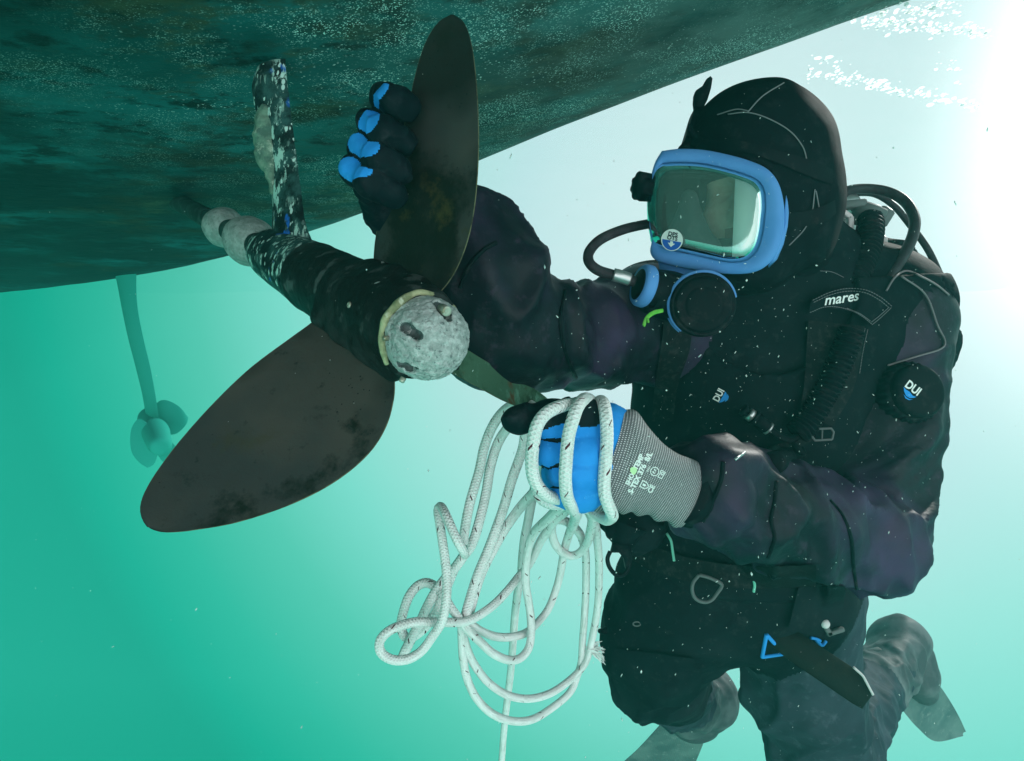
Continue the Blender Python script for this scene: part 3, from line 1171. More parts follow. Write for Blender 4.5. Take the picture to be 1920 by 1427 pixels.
def folds(V, pts, amp, freq, off):
    """pinched folds running slantwise round the limb"""
    S, T, d, ln = limb_coords(V, pts)
    q = np.c_[S * freq + T[:, 0] * .9 + off, T * 1.15 + off]
    n = vnoise(q)
    rid = 1 - np.abs(2 * n - 1)
    n2 = vnoise(q * np.array([1.9, 1.2, 1.2]) + 11)
    return amp * (1.1 * rid ** 3 - .28) + amp * .40 * (1 - np.abs(2 * n2 - 1)) ** 3 + amp * .22 * (1 - np.abs(2 * vnoise(q * np.array([3.6, 1.5, 1.5]) + 47) - 1)) ** 4, S, d


def relax(x, F, it):
    """spreads a per-vertex value over its neighbours"""
    for _ in range(it):
        acc, cnt = np.zeros(len(x)), np.zeros(len(x))
        m = x[F].mean(1)
        for k in range(F.shape[1]):
            np.add.at(acc, F[:, k], m)
            np.add.at(cnt, F[:, k], 1)
        x = acc / np.maximum(cnt, 1)
    return x


def build_body():
    lo = np.array([-.34, .52, -1.05])
    hi = np.array([1.22, 2.05, .55])
    V, F = nets(body, lo, hi, .0054)
    d, g = grad(body, V)
    disp = np.zeros(len(V))
    who = np.zeros(len(V), int)
    tor = torso(V)
    alld = [tor]
    for i, (pts, amp, fr) in enumerate(((ARM_R, .015, 11), (ARM_L, .017, 11), (LEG_R, .014, 11), (LEG_L, .015, 10))):
        c = chain(V, pts)
        f, S, dd = folds(V, pts, amp, fr, i * 5.3 + 2)
        w = np.clip((tor - c + .01) / .05, 0, 1)
        disp += f * w
    # head: keep smooth
    hd = face_detail(V)
    near = np.clip(hd / .03, 0, 1)
    tz = np.clip((tor - .0) / .02, 0, 1)
    disp += (1 - tz) * ((vnoise(V * np.array([9, 9, 15])) - .5) * .012)
    disp = relax(disp, F, 1) * near
    V = V + g * disp[:, None]
    # which material: skin for the face, haze-paled fabric on the right-hand leg and far shins, shell elsewhere
    C = V[F].mean(1)
    fd = np.abs(face_detail(C)) < .012
    q = (C - face_pt(0, 0, 0)) @ FROT.T
    isface = fd & (q[:, 1] > .02) & (q[:, 2] > -.13) & (q[:, 2] < .10) & (np.linalg.norm(q / np.array([.075, 1, .125]), axis=1) < 2)
    legs = np.minimum(chain(C, LEG_R), chain(C, LEG_L)) < torso(C) - .02
    feet = np.minimum(chain(C, FOOT_R), chain(C, FOOT_L)) < np.minimum(chain(C, LEG_R[:-1]), chain(C, LEG_L[:-1]))
    arms = np.minimum(chain(C, ARM_R), chain(C, ARM_L)) < torso(C) + .010
    legs &= (C[:, 0] > P(1372, 0, 1.2)[0]) | (C[:, 1] > 1.33)
    mi = np.where(legs, 1, np.where(arms, 0, 7))
    mi = np.where(feet & legs, 3, mi)
    mi = np.where(isface, 2, mi)
    lip = (np.abs(q[:, 0]) < .022) & (q[:, 2] < -.053) & (q[:, 2] > -.073) & (q[:, 1] > .095)
    mi = np.where(isface & lip, 6, mi)
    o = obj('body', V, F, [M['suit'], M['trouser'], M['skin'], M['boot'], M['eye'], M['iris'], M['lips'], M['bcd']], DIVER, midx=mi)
    o['label'] = 'diver\'s body in a dark drysuit'
    for s in (-1, 1):
        ec, look = face_pt(s * .030, .083, 0), unit(np.array([-.75, -.62, -.22]))
        Ve, Fe = lathe_data([(-.0125, .001), (-.009, .0087), (0, .0125), (.007, .0104), (.0108, .0062), (.0121, .0030), (.0125, .0005)], ec, look, 24)
        obj('eye', Ve, Fe, [M['eye'], M['iris']], o, midx=[1 if k // 24 >= 3 else 0 for k in range(6 * 24)] + [0, 1])
        th = np.linspace(R(20), R(160), 14)
        lid = ec + np.outer(np.cos(th) * .0135, FACE_U) + np.outer(np.sin(th) * .0075, FACE_V) + FACE_N * .0085
        obj('eyelid', *tube_data(lid, .0026, 8)[:2], M['skin'], o)
    return V, F


BV, BF = build_body()
BVH = BVHTree.FromPolygons(BV.tolist(), BF.tolist())
SURF = [BVH]


def hit(px, py, off=.004, trees=None):
    """first surface of the diver met on the way to a photo pixel; returns point lifted off along the normal, and the normal"""
    dr = Vector(unit(P(px, py, 1)))
    best = None
    for t in (trees or SURF):
        r = t.ray_cast(Vector((0, 0, 0)) + dr * .3, dr)
        if r[0] is not None and (best is None or r[3] < best[3]):
            best = r
    if best is None:
        return None, None
    n = np.array(best[1])
    if n @ np.array(dr) > 0:
        n = -n
    return np.array(best[0]) + n * off, n


def drape_line(px_pts, off=.004, n=40, fallback=1.0, trees=None, smooth=2):
    p = resample(spline(np.asarray(px_pts, float), 10), n)
    out = []
    for x, y in p:
        q, _ = hit(x, y, off, trees)
        out.append(q if q is not None else None)
    last = None
    ds = [q[1] if q is not None else np.nan for q in out]
    ds = np.array(ds)
    ok = ~np.isnan(ds)
    if not ok.any():
        ds[:] = fallback
    else:
        ds = np.interp(np.arange(n), np.arange(n)[ok], ds[ok])
    for _ in range(smooth):
        ds[1:-1] = np.minimum(ds[1:-1], .25 * ds[:-2] + .5 * ds[1:-1] + .25 * ds[2:])
    return np.array([P(x, y, d) for (x, y), d in zip(p, ds)])


def strap_data(left, right, thick=.004, off=.005, n=40, nv=7, trees=None):
    """a webbing band laid on the diver between two edge lines"""
    a = resample(spline(np.asarray(left, float), 10), n)
    b = resample(spline(np.asarray(right, float), 10), n)
    G = np.zeros((n, nv))
    X = np.zeros((n, nv, 2))
    for j, v in enumerate(np.linspace(0, 1, nv)):
        for i in range(n):
            x, y = a[i] + (b[i] - a[i]) * v
            X[i, j] = x, y
            q, _ = hit(x, y, off, trees)
            G[i, j] = q[1] if q is not None else np.nan
    med = np.nanmedian(G)
    G = np.where(np.isnan(G), med, G)
    for _ in range(4):
        H = G.copy()
        H[1:-1] = np.minimum(G[1:-1] + .001, (G[:-2] + 2 * G[1:-1] + G[2:]) / 4)
        H[:, 1:-1] = np.minimum(H[:, 1:-1] + .001, (H[:, :-2] + 2 * H[:, 1:-1] + H[:, 2:]) / 4)
        G = H
    V0 = np.array([P(X[i, j, 0], X[i, j, 1], G[i, j] - thick) for i in range(n) for j in range(nv)])
    V1 = np.array([P(X[i, j, 0], X[i, j, 1], G[i, j]) for i in range(n) for j in range(nv)])
    m = MB()
    f = grid_faces(n, nv)
    m.add(V0, f)
    m.add(V1, [q[::-1] for q in f])
    for idx in (np.arange(n) * nv, np.arange(n) * nv + nv - 1):
        W = np.empty((2 * n, 3))
        W[0::2], W[1::2] = V0[idx], V1[idx]
        m.add(W, grid_faces(n, 2))
    for k in (0, n - 1):
        idx = np.arange(nv) + k * nv
        W = np.empty((2 * nv, 3))
        W[0::2], W[1::2] = V0[idx], V1[idx]
        m.add(W, grid_faces(nv, 2))
    return m


def ptube(px_path, r, n=80, seg=12):
    p = resample(spline(PP(px_path), 12), n)
    return tube_data(p, r, seg)


def corrugated(px_path, r, pitch=.0075, depth=.0022, seg=20):
    p = spline(PP(px_path), 20)
    ln = np.linalg.norm(np.diff(p, axis=0), axis=1).sum()
    n = int(ln / pitch * 7)
    p = resample(p, n)
    ph = np.linspace(0, ln / pitch * 2 * math.pi, n)
    return tube_data(p, r + depth * np.tanh(2.2 * np.sin(ph)), seg)


# ---- buoyancy vest over the torso
def vest(p):
    t = torso(p) - .013
    t = t + (vnoise(p * np.array([14, 14, 22])) - .5) * .008
    cut = np.minimum(chain(p, ARM_R[:3]), chain(p, ARM_L[:3])) - .012
    t = np.maximum(t, -cut)
    z = p[:, 2]
    t = np.maximum(t, z - (.145 + .10 * np.abs(p[:, 0] - .42)))
    t = np.maximum(t, -.345 - z)
    neck = ell(p, P(1440, 520, .98), (.13, .12, .15))
    return np.maximum(t, -neck)


VV, VF = nets(vest, [.12, .80, -.40], [.80, 1.40, .25], .0065, proj=1)
VEST = obj('buoyancy_vest', VV, VF, M['bcd'], DIVER)
SURF.append(BVHTree.FromPolygons(VV.tolist(), VF.tolist()))


def build_vest_details():
    m = MB()
    # wing of the air cell behind the shoulder
    def wing(p):
        d = seg(p, P(1656, 508, 1.20), P(1726, 640, 1.20), .050, .052)
        d = smin(d, seg(p, P(1726, 640, 1.20), P(1716, 720, 1.20), .052, .045), .03)
        d = smin(d, seg(p, P(1656, 508, 1.20), P(1585, 470, 1.20), .050, .045), .03)
        return d
    V, F = nets(wing, [.45, 1.05, -.15], [1.0, 1.35, .33], .006)
    _, g = grad(wing, V)
    V = V + g * ((1 - np.abs(2 * vnoise(V * 26) - 1)) ** 2 * .006)[:, None]
    obj('air_cell', V, F, M['bcd'], VEST)
    SURF.append(BVHTree.FromPolygons(V.tolist(), F.tolist()))
    # piping lines on the shoulder
    pm = MB()
    for line in ([(1662, 545), (1678, 520), (1700, 508), (1730, 520), (1757, 535), (1779, 553)], [(1690, 518), (1735, 552), (1758, 610), (1772, 640), (1762, 655), (1720, 668), (1665, 685)]):
        p = drape_line(line, .004, 60, 1.12)
        pm.add(*tube_data(p, .0016, 6)[:2])
    pm.build('piping', M['piping'], VEST)
    # shoulder pad
    pad = strap_data([(1522, 562), (1555, 546), (1590, 538), (1625, 541), (1655, 556), (1676, 574)],
                     [(1516, 590), (1545, 580), (1572, 580), (1600, 588), (1620, 600), (1636, 613)], .007, .012, 40, 9)
    o = pad.build('shoulder_pad', M['bcd'], VEST)
    V = np.concatenate(pad.v)
    tr = BVHTree.FromPolygons(V.tolist(), pad.f)
    SURF.append(tr)
    lines = [[(1524, 563), (1557, 548), (1590, 541), (1624, 544), (1652, 558), (1672, 574)], [(1526, 567), (1557, 553), (1590, 546), (1622, 549), (1648, 562), (1667, 577)],
             [(1671, 577), (1652, 595), (1635, 609)], [(1665, 578), (1648, 593), (1634, 604)],
             [(1519, 586), (1545, 576), (1572, 576), (1600, 584), (1618, 594), (1634, 607)], [(1588, 578), (1612, 588), (1632, 602)],
             [(1538, 508), (1560, 510), (1582, 520)], [(1627, 618), (1618, 660), (1612, 700)], [(1622, 616), (1612, 660), (1606, 700)]]
    for ln in lines:
        p = drape_line(ln, .0015, 90, 1.0)
        st = MB()
        for i in range(0, 88, 3):                    # dashes
            st.add(*tube_data(p[i:i + 3], .0006, 5)[:2])
        st.build('stitching', M['thread'], VEST)
    # harness straps
    for a, b in (([(1516, 600), (1512, 660), (1508, 720), (1500, 770)], [(1622, 612), (1612, 680), (1596, 740), (1560, 800)]),
                 ([(1245, 590), (1240, 650), (1228, 720), (1222, 790)], [(1300, 600), (1292, 660), (1272, 720), (1262, 790)])):
        strap_data(a, b, .004, .006, 30, 7).build('shoulder_strap', M['webbing'], VEST)
    # waist belt and crotch area webbing
    strap_data([(1170, 1002), (1240, 1030), (1320, 1052), (1420, 1062), (1530, 1060)], [(1176, 1046), (1240, 1076), (1320, 1096), (1420, 1104), (1530, 1100)], .005, .008, 40, 7).build('waist_belt', M['webbing'], VEST)
    # mint reflective keepers on the belt
    for ln in ([(1250, 1000), (1258, 1014), (1261, 1032), (1264, 1052)], [(1413, 1086), (1415, 1098), (1413, 1110)]):
        p = drape_line(ln, .016, 16, 1.0)
        obj('reflective_strip', *tube_data(p, .0022, 8)[:2], M['mint'], VEST)
    # D-ring
    c, n = hit(1325, 1100, .016)
    dp = c[1]
    ring = [(1311, 1078), (1300, 1092), (1298, 1108), (1304, 1122), (1318, 1129), (1333, 1126), (1345, 1112), (1353, 1096), (1332, 1084), (1311, 1078)]
    p = resample(spline([P(x, y, dp - .022) for x, y in ring], 10), 70)
    obj('belt_ring', *tube_data(p, .0028, 8)[:2], M['grey_plastic'], VEST)
    # pull ring on a black toggle hanging clear of the hip
    m = MB()
    d0 = .98
    top = np.array([P(x, y, d0) for x, y in ((1150, 1020), (1185, 1022), (1184, 1040), (1179, 1062), (1174, 1068), (1170, 1048), (1160, 1036), (1146, 1036))])
    m.add(*slab_data(top, .014, .06))
    ring = [(1144, 1034), (1139, 1048), (1143, 1064), (1154, 1077), (1166, 1079), (1176, 1070), (1180, 1055), (1182, 1035)]
    p = resample(spline([P(x, y, d0 + .006) for x, y in ring], 10), 50)
    m.add(*tube_data(p, .0034, 8)[:2])
    p = resample(spline([P(x, y, 1.0) for x, y in ((1180, 980), (1172, 1000), (1166, 1025))], 8), 14)
    m.add(*tube_data(p, np.linspace(.030, .016, 14), 12)[:2])
    m.build('pull_toggle', M['rubber'], VEST)
    # corner pocket of the vest on the hip
    def pk(p):
        d = ell(p, P(1195, 985, 1.04), (.045, .05, .045))
        d = smin(d, ell(p, P(1165, 985, 1.02), (.03, .04, .022)), .03)
        return d
    V, F = nets(pk, [.12, .9, -.36], [.30, 1.14, -.14], .006)
    _, g = grad(pk, V)
    V = V + g * ((vnoise(V * 60) - .5) * .014)[:, None]
    obj('hip_pocket', V, F, M['bcd'], VEST)
    # chest buckle
    c, n = hit(1540, 810, .016)
    m = MB()
    fr = [(1522, 805), (1558, 803), (1563, 810), (1560, 824), (1528, 826), (1522, 818), (1522, 805)]
    p = resample([P(x, y, c[1] - .004) for x, y in fr], 60)
    m.add(*tube_data(p, .0017, 8)[:2])
    p = np.array([P(1542, 804, c[1] - .004), P(1541, 825, c[1] - .004)])
    m.add(*tube_data(p, .0013, 6)[:2])
    p = drape_line([(1492, 792), (1508, 795), (1522, 805)], .010, 20, 1.0)
    m.add(*tube_data(p, .002, 8)[:2])
    m.build('chest_buckle', M['grey_plastic'], VEST)
    strap_data([(1440, 838), (1480, 826), (1520, 806)], [(1444, 856), (1484, 846), (1524, 826)], .003, .008, 20, 5).build('chest_strap', M['webbing'], VEST)


build_vest_details()


def corrugated_hose():
    h = thing_part = None
    V, F, _ = corrugated([(1628, 402, 1.06), (1634, 425, 1.035), (1628, 465, 1.015), (1612, 505, 1.0), (1600, 535, .99), (1594, 560, .985)], .0175)
    up = obj('inflator_hose', V, F, M['rubber'], DIVER)
    d = [hit(x, y, .02)[0] for x, y in ((1596, 620), (1575, 680), (1545, 740), (1515, 790), (1495, 815))]
    pts = [(x, y, q[1]) for (x, y), q in zip(((1598, 618), (1575, 680), (1546, 740), (1516, 790), (1496, 812)), d)]
    V, F, _ = corrugated(pts, .0165)
    obj('inflator_hose', V, F, M['rubber'], DIVER)
    pts = [(x, y, hit(x, y, .012)[0][1]) for x, y in ((1500, 838), (1475, 856), (1450, 868))]
    V, F, _ = corrugated(pts, .012)
    obj('inflator_hose', V, F, M['rubber'], DIVER)
    # elbow valve on top of the hose
    m = MB()
    c = P(1630, 392, 1.06)
    upv = unit((.30, -.35, .9))
    prof = [(-.030, .019), (-.028, .022), (-.012, .0225), (-.010, .027), (.004, .028), (.007, .026), (.0075, .018)]
    m.add(*lathe_data(prof, c, upv, 28), 0)
    m.add(*lathe_data([(.0070, .0165), (.0090, .0160), (.0100, .012)], c, upv, 28), 1)
    m.add(*box_data(P(1590, 385, 1.05), ((1, 0, .1), (0, 1, 0), (-.1, 0, 1)), (.026, .012, .006)), 0)
    m.add(*box_data(P(1652, 408, 1.07), ((.8, 0, -.5), (0, 1, 0), (.5, 0, .8)), (.012, .014, .016)), 0)
    m.build('elbow_valve', [M['grey_plastic'], M['pale_plastic']], up)
    # pale connector beside it
    m = MB()
    m.add(*box_data(P(1594, 422, 1.05), ((1, 0, 0), (0, 1, 0), (0, 0, 1)), (.0045, .005, .014)), 0)
    m.add(*box_data(P(1584, 400, 1.05), ((.8, 0, -.6), (0, 1, 0), (.6, 0, .8)), (.012, .005, .004)), 0)
    m.build('valve_fitting', M['pale_plastic'], up)
    m = MB()
    m.add(*lathe_data([(-.012, .011), (-.010, .013), (.008, .013), (.012, .009), (.014, .004)], P(1648, 456, 1.09), (0, 0, 1), 20), 0)
    m.build('valve_fitting', M['pale_plastic'], up)


corrugated_hose()


def hoses():
    V, F, _ = ptube([(1575, 372, 1.12), (1590, 358, 1.13), (1625, 354, 1.14), (1665, 360, 1.13), (1697, 378, 1.11), (1714, 408, 1.085), (1712, 440, 1.06), (1694, 480, 1.03), (1672, 515, 1.005), (1656, 545, .99), (1648, 575, .985)], .0088, 120, 16)
    obj('intermediate_hose', V, F, M['hose'], DIVER)
    V, F, _ = ptube([(1600, 362, 1.18), (1640, 364, 1.19), (1675, 385, 1.19), (1705, 420, 1.19), (1738, 465, 1.18), (1760, 510, 1.17), (1776, 545, 1.16), (1782, 580, 1.16)], .0060, 100, 12)
    obj('low_pressure_hose', V, F, M['hose'], DIVER)
    V, F, _ = ptube([(1635, 420, 1.20), (1655, 448, 1.19), (1676, 474, 1.17), (1690, 492, 1.16)], .0042, 40, 10)
    obj('low_pressure_hose', V, F, M['hose'], DIVER)
    V, F, _ = ptube([(1250, 415, .96), (1215, 420, .93), (1170, 430, .90), (1128, 448, .875), (1106, 470, .86), (1104, 490, .85), (1120, 506, .845), (1150, 516, .845), (1190, 528, .85)], .0070, 110, 14)
    o = obj('mask_hose', V, F, M['hose'], DIVER)
    m = MB()
    V, F, _ = ptube([(1150, 515, .842), (1162, 518, .842), (1180, 524, .845)], .0088, 12, 14)
    m.add(V, F)
    m.build('hose_ferrule', M['steel'], o)
    # first stage regulator and tank valve behind the neck
    m = MB()
    m.add(*lathe_data(fine_profile([(-.03, .012), (-.028, .02), (-.01, .022), (.01, .022), (.03, .018), (.032, .010)], 16), P(1575, 388, 1.14), (1, .2, .2), 24))
    m.add(*lathe_data(fine_profile([(-.05, .020), (0, .022), (.05, .020)], 8), P(1580, 440, 1.18), (0, 0, 1), 24))
    m.add(*box_data(P(1570, 372, 1.12), ((1, 0, .3), (0, 1, 0), (-.3, 0, 1)), (.012, .012, .016)))
    m.build('tank_valve', M['steel'], DIVER)
    # collar flap of the suit showing at the neck
    def fl(p):
        d = ell(p, P(1538, 440, 1.02), (.030, .02, .016))
        return smin(d, ell(p, P(1560, 452, 1.04), (.03, .02, .012)), .02)
    V, F = nets(fl, P(1545, 445, 1.03) - .07, P(1545, 445, 1.03) + .07, .004)
    _, g = grad(fl, V)
    V = V + g * ((1 - np.abs(2 * vnoise(V * 60) - 1)) ** 2 * .008)[:, None]
    obj('neck_seal', V, F, M['suit'], DIVER)


hoses()


# ---- hood
def build_hood():
    def hood(p):
        q = (p - face_pt(0, 0, 0)) @ FROT.T
        d = ell(p, HEAD_C + np.array([-.006, .004, -.006]), (.108, .128, .132), FROT)
        d = smin(d, ell(p, HEAD_C + np.array([-.004, .004, .024]), (.106, .124, .104), FROT), .03)
        d = smin(d, seg(p, P(1462, 400, .985), P(1468, 490, 1.03), .070, .074), .05)
        d = smin(d, ell(p, face_pt(0, .05, -.050), (.068, .062, .062), FROT), .04)
        d = smin(d, ell(p, face_pt(.085, .015, -.02), (.024, .05, .06), FROT), .04)
        d = smin(d, ell(p, face_pt(0, .052, -.092), (.060, .074, .042), FROT), .03)
        # opening for the face
        op = np.maximum(np.abs(q[:, 0] + .014) - .046, np.abs(q[:, 2] + .026) - .042)
        op = np.maximum(op, .02 - q[:, 1])
        d = np.maximum(d, -op)
        d = np.maximum(d, -(ell(p, HEAD_C + np.array([0, 0, -.03]), (.082, .104, .127), FROT)))
        return d
    V, F = nets(hood, HEAD_C + [-.2, -.2, -.24], HEAD_C + [.22, .24, .2], .0045, proj=1)
    _, g = grad(hood, V)
    V = V + g * ((vnoise(V * 24) - .5) * .005)[:, None]
    o = obj('hood', V, F, M['neoprene'], DIVER)
    tr = BVHTree.FromPolygons(V.tolist(), F.tolist())
    SURF.append(tr)
    m = MB()
    for ln in ([(1470, 155), (1430, 180), (1402, 210)], [(1365, 214), (1402, 211), (1440, 222), (1480, 245), (1505, 275), (1514, 305)],
               [(1528, 355), (1522, 400), (1508, 430), (1480, 460)], [(1530, 358), (1536, 390), (1540, 420)],
               [(1404, 208), (1380, 205), (1345, 215)]):
        p = drape_line(ln, .0020, 60, .9, [tr])
        m.add(*tube_data(p, .0009, 6)[:2])
    m.build('hood_seam', M['thread'], o)
    # mask straps over the hood
    for a, b in (([(1290, 230), (1320, 260), (1380, 262), (1450, 280), (1520, 300), (1562, 318)], [(1286, 262), (1320, 285), (1380, 282), (1450, 302), (1516, 330), (1562, 346)]),
                 ([(1478, 400), (1510, 396), (1545, 385), (1566, 375)], [(1480, 425), (1512, 424), (1548, 415), (1568, 400)])):
        strap_data(a, b, .003, .003, 40, 5, [tr]).build('mask_strap', M['rubber'], o)
    # strap tab standing up above the brow
    m = MB()
    tab = [(1303, 176, .93), (1306, 168, .93), (1318, 160, .93), (1326, 146, .93), (1333, 141, .93), (1337, 146, .93), (1334, 165, .93), (1328, 185, .93), (1318, 205, .93), (1304, 208, .93), (1302, 190, .93)]
    m.add(*slab_data(PP(tab), .012, .05))
    t2 = [(1304, 200, .925), (1330, 196, .925), (1338, 230, .92), (1330, 280, .91), (1270, 288, .91), (1272, 276, .91), (1284, 264, .91), (1292, 240, .915)]
    m.add(*slab_data(PP(t2), .03, .04))
    m.build('strap_tab', M['rubber'], o)
    # wrinkles of the hood by the temple catching light
    return o


build_hood()


# ---- full-face mask
MASK_O = P(1345, 395, .845)
MN = unit((-.46, -.885, -.02))


def on_plane(px, py, off=0.0, o=None, n=None):
    o = MASK_O if o is None else o
    n = MN if n is None else n
    r = P(px, py, 1)
    t = ((o + n * off) @ n) / (r @ n)
    return r * t


def build_mask():
    outer = [(1241, 283), (1275, 279), (1320, 281), (1370, 291), (1410, 303), (1440, 318), (1459, 342), (1468, 372), (1471, 405), (1468, 440), (1458, 472), (1440, 496), (1415, 510),
             (1380, 514), (1335, 511), (1290, 504), (1250, 495), (1228, 487), (1219, 472), (1222, 452)]
    # the inner opening, matched point for point
    inner = [(1243, 306), (1275, 304), (1320, 307), (1365, 317), (1395, 326), (1420, 337), (1433, 356), (1436, 385), (1434, 410), (1431, 435), (1424, 462), (1412, 480), (1395, 490),
             (1368, 492), (1335, 486), (1290, 476), (1252, 468), (1236, 462), (1229, 452), (1228, 442)]
    left_o = [(1219, 440), (1217, 410), (1217, 370), (1220, 335), (1228, 305)]
    left_i = [(1226, 430), (1224, 405), (1224, 375), (1226, 345), (1233, 318)]
    outer, inner = outer + left_o, inner + left_i
    n = 150
    o2 = resample(np.vstack([spline(outer + [outer[0]], 10)]), n)[:-1]
    i2 = resample(np.vstack([spline(inner + [inner[0]], 10)]), n)[:-1]
    i2 = np.roll(i2, 0, axis=0)
    lay = [(o2, -.030), (o2, -.006), (o2 + (i2 - o2) * .06, .001), (o2 + (i2 - o2) * .5, .003), (o2 + (i2 - o2) * .92, .001), (i2, -.004), (i2, -.026)]
    # the left side is mostly hidden behind the bulging window: keep its frame thin and set back
    V = []
    for c, off in lay:
        V.append(np.array([on_plane(x, y, off) for x, y in c]))
    V = np.vstack(V)
    F = grid_faces(len(lay), n - 1, True)
    mk = obj('mask_frame', V, F, M['blue_frame'], DIVER)
    mk['label'] = 'blue plastic frame of the full-face mask'
    fc = face_pt(0, .055, -.01)
    ring = np.array([on_plane(x, y, -.012) for x, y in o2 + (o2.mean(0) - o2) * .06])
    rows = [ring]
    for back, f in ((.022, .03), (.040, .16), (.055, .40), (.060, .75), (.060, .97)):
        q = ring - MN * back
        rows.append(q + (fc - MN * .0 - q) * f)
    obj('face_skirt', np.vstack(rows), grid_faces(6, n - 1, True) + [tuple(range(5 * (n - 1), 6 * (n - 1)))], M['rubber'], mk)
    # second rim step at the cheek side
    side = [(1474, 365), (1476, 375), (1478, 395), (1476, 420), (1468, 455), (1455, 485), (1440, 500), (1446, 486), (1460, 460), (1468, 430), (1470, 400)]
    m = MB()
    m.add(*slab_data(np.array([on_plane(x, y, -.010) for x, y in side]), .014, .03))
    m.build('side_clip', M['blue_frame'], mk)
    # window: one curved plastic pane standing a little proud of the frame
    wo = np.array(i2)
    lf = np.clip((1262 - wo[:, 0]) / 40, 0, 1)
    wo[:, 0] -= lf * 11
    wc = wo.mean(0)
    rows = []
    nr = 16
    for k in range(nr):
        f = 1 - (1 - k / (nr - 1)) ** 1.8
        c2 = wo + (wc - wo) * f
        lift = -.006 + .026 * math.sin(min(1, f / .16) * math.pi / 2)
        rows.append(np.array([on_plane(x, y, lift) for x, y in c2]))
    lens = obj('mask_window', np.vstack(rows[:-1]), grid_faces(nr - 1, n - 1, True) + [tuple(range((nr - 2) * (n - 1), (nr - 1) * (n - 1)))], M['lens'], mk)
    # pale silicone inner skirt seen through the cheek side of the window
    sk = [(1378, 333), (1398, 338), (1418, 346), (1428, 362), (1430, 390), (1428, 420), (1423, 450), (1414, 474), (1398, 484), (1372, 485)]
    V, F = slab_data(np.array([on_plane(x, y, -.016) for x, y in sk]), .006, .02)
    obj('mask_skirt', V, F, M['skirt'], mk)
    # dark inside rim
    # nose pocket
    c = on_plane(1305, 440, -.006)
    def npk(p):
        q = p
        a = on_plane(1292, 372, -.020)
        d = seg(q, a, on_plane(1264, 446, -.020), .005, .013)
        d = smin(d, seg(q, a, on_plane(1322, 455, -.026), .005, .014), .012)
        d = smin(d, seg(q, a, on_plane(1292, 462, -.016), .005, .016), .02)
        d = smin(d, seg(q, on_plane(1264, 456, -.022), on_plane(1335, 470, -.028), .012, .013), .015)
        return d
    V, F = nets(npk, c - .10, c + .10, .003)
    obj('nose_pocket', V, F, M['pocket'], mk)
    # side knob
    kx = P(1206, 350, .895)
    prof = [(-.012, .010), (-.010, .0185), (.006, .0195), (.010, .017), (.012, .008)]
    V, F = lathe_data(prof, kx, unit((-.9, -.35, 0)), 40)
    rel = V - kx
    axk = unit((-.9, -.35, 0))
    rad = rel - np.outer(rel @ axk, axk)
    u = unit(np.cross(axk, [0, 0, 1.]))
    w = np.cross(axk, u)
    th = np.arctan2(rad @ w, rad @ u)
    V = V + rad * (.09 * np.cos(th * 8))[:, None]
    obj('side_knob', V, F, M['rubber'], mk)
    # chin plate under the window
    ch = [(1232, 488), (1262, 498), (1300, 506), (1296, 522), (1270, 530), (1252, 522), (1236, 506)]
    V, F = slab_data(np.array([on_plane(x, y, -.014) for x, y in ch]), .02, .04)
    obj('chin_plate', V, F, M['blue_frame'], mk)
    # round sticker
    return mk, lens


MASK, LENS = build_mask()


# ---- breathing regulator
def regulator():
    c = P(1316, 572, .83)
    axr = unit((-.16, -.98, -.10))
    r = .0415
    m = MB()
    prof = fine_profile([(-.045, r * .55), (-.042, r * .86), (-.020, r * .98), (.0, r), (.010, r * .985), (.013, r * .93), (.0125, r * .86), (.016, r * .82), (.0175, r * .62), (.0165, r * .55), (.018, r * .5), (.019, r * .3), (.0192, .001)], 60)
    m.add(*lathe_data(prof, c, axr, 48))
    rg = m.build('regulator', M['rubber'], DIVER)
    m = MB()
    for off, rr, th0 in ((.004, r * 1.02, .0026), (-.014, r * 1.06, .0018)):
        u = unit(np.cross(axr, [0, 0, 1.]))
        w = np.cross(u, axr)
        if w[2] < 0:
            w = -w
        u = u if u[0] > 0 else -u
        th = np.linspace(R(12), R(232), 70)
        path = c + axr * off + (np.cos(th)[:, None] * u + np.sin(th)[:, None] * w) * rr
        m.add(*tube_data(path, th0 * np.sin(np.linspace(.25, math.pi - .1, 70)) ** .6 + .0004, 10)[:2])
    m.build('regulator_ring', M['blue_frame'], rg)
    # side chamber with its blue collar
    c2 = P(1207, 536, .845)
    a2 = unit(c2 - P(1290, 560, .86))
    m = MB()
    m.add(*lathe_data(fine_profile([(-.05, .022), (-.01, .026), (.006, .024), (.010, .012)], 20), c2, a2, 32))
    m.add(*lathe_data(fine_profile([(-.03, .03), (0, .034), (.03, .03)], 12), P(1255, 556, .865), unit((-.9, -.3, .2)), 32))
    m.build('side_chamber', M['rubber'], rg)
    m = MB()
    m.add(*lathe_data(fine_profile([(-.008, .0262), (-.004, .0285), (.004, .028), (.008, .0255)], 16), c2, a2, 40))
    m.build('regulator_ring', M['blue_frame'], rg)
    return rg


regulator()


def weed():
    d = .80
    m = MB()
    p = resample(spline([P(x, y, dd) for x, y, dd in ((1207, 603, .80), (1213, 594, .797), (1226, 588, .80), (1242, 586, .805))], 8), 20)
    r = np.linspace(.0022, .0016, 20)
    V, F, _ = tube_data(p, r, 8)
    m.add(p.mean(0) + (V - p.mean(0)) * np.array([1, .5, 1.6]), F)
    p = resample([P(1214, 597, .798), P(1216, 605, .796)], 6)
    m.add(*tube_data(p, .0015, 6)[:2])
    o = m.build('weed_scrap', M['weed'])
    tag(o, 'bright green scrap of weed against the diver\'s dark chest beside the regulator', 'weed')


weed()


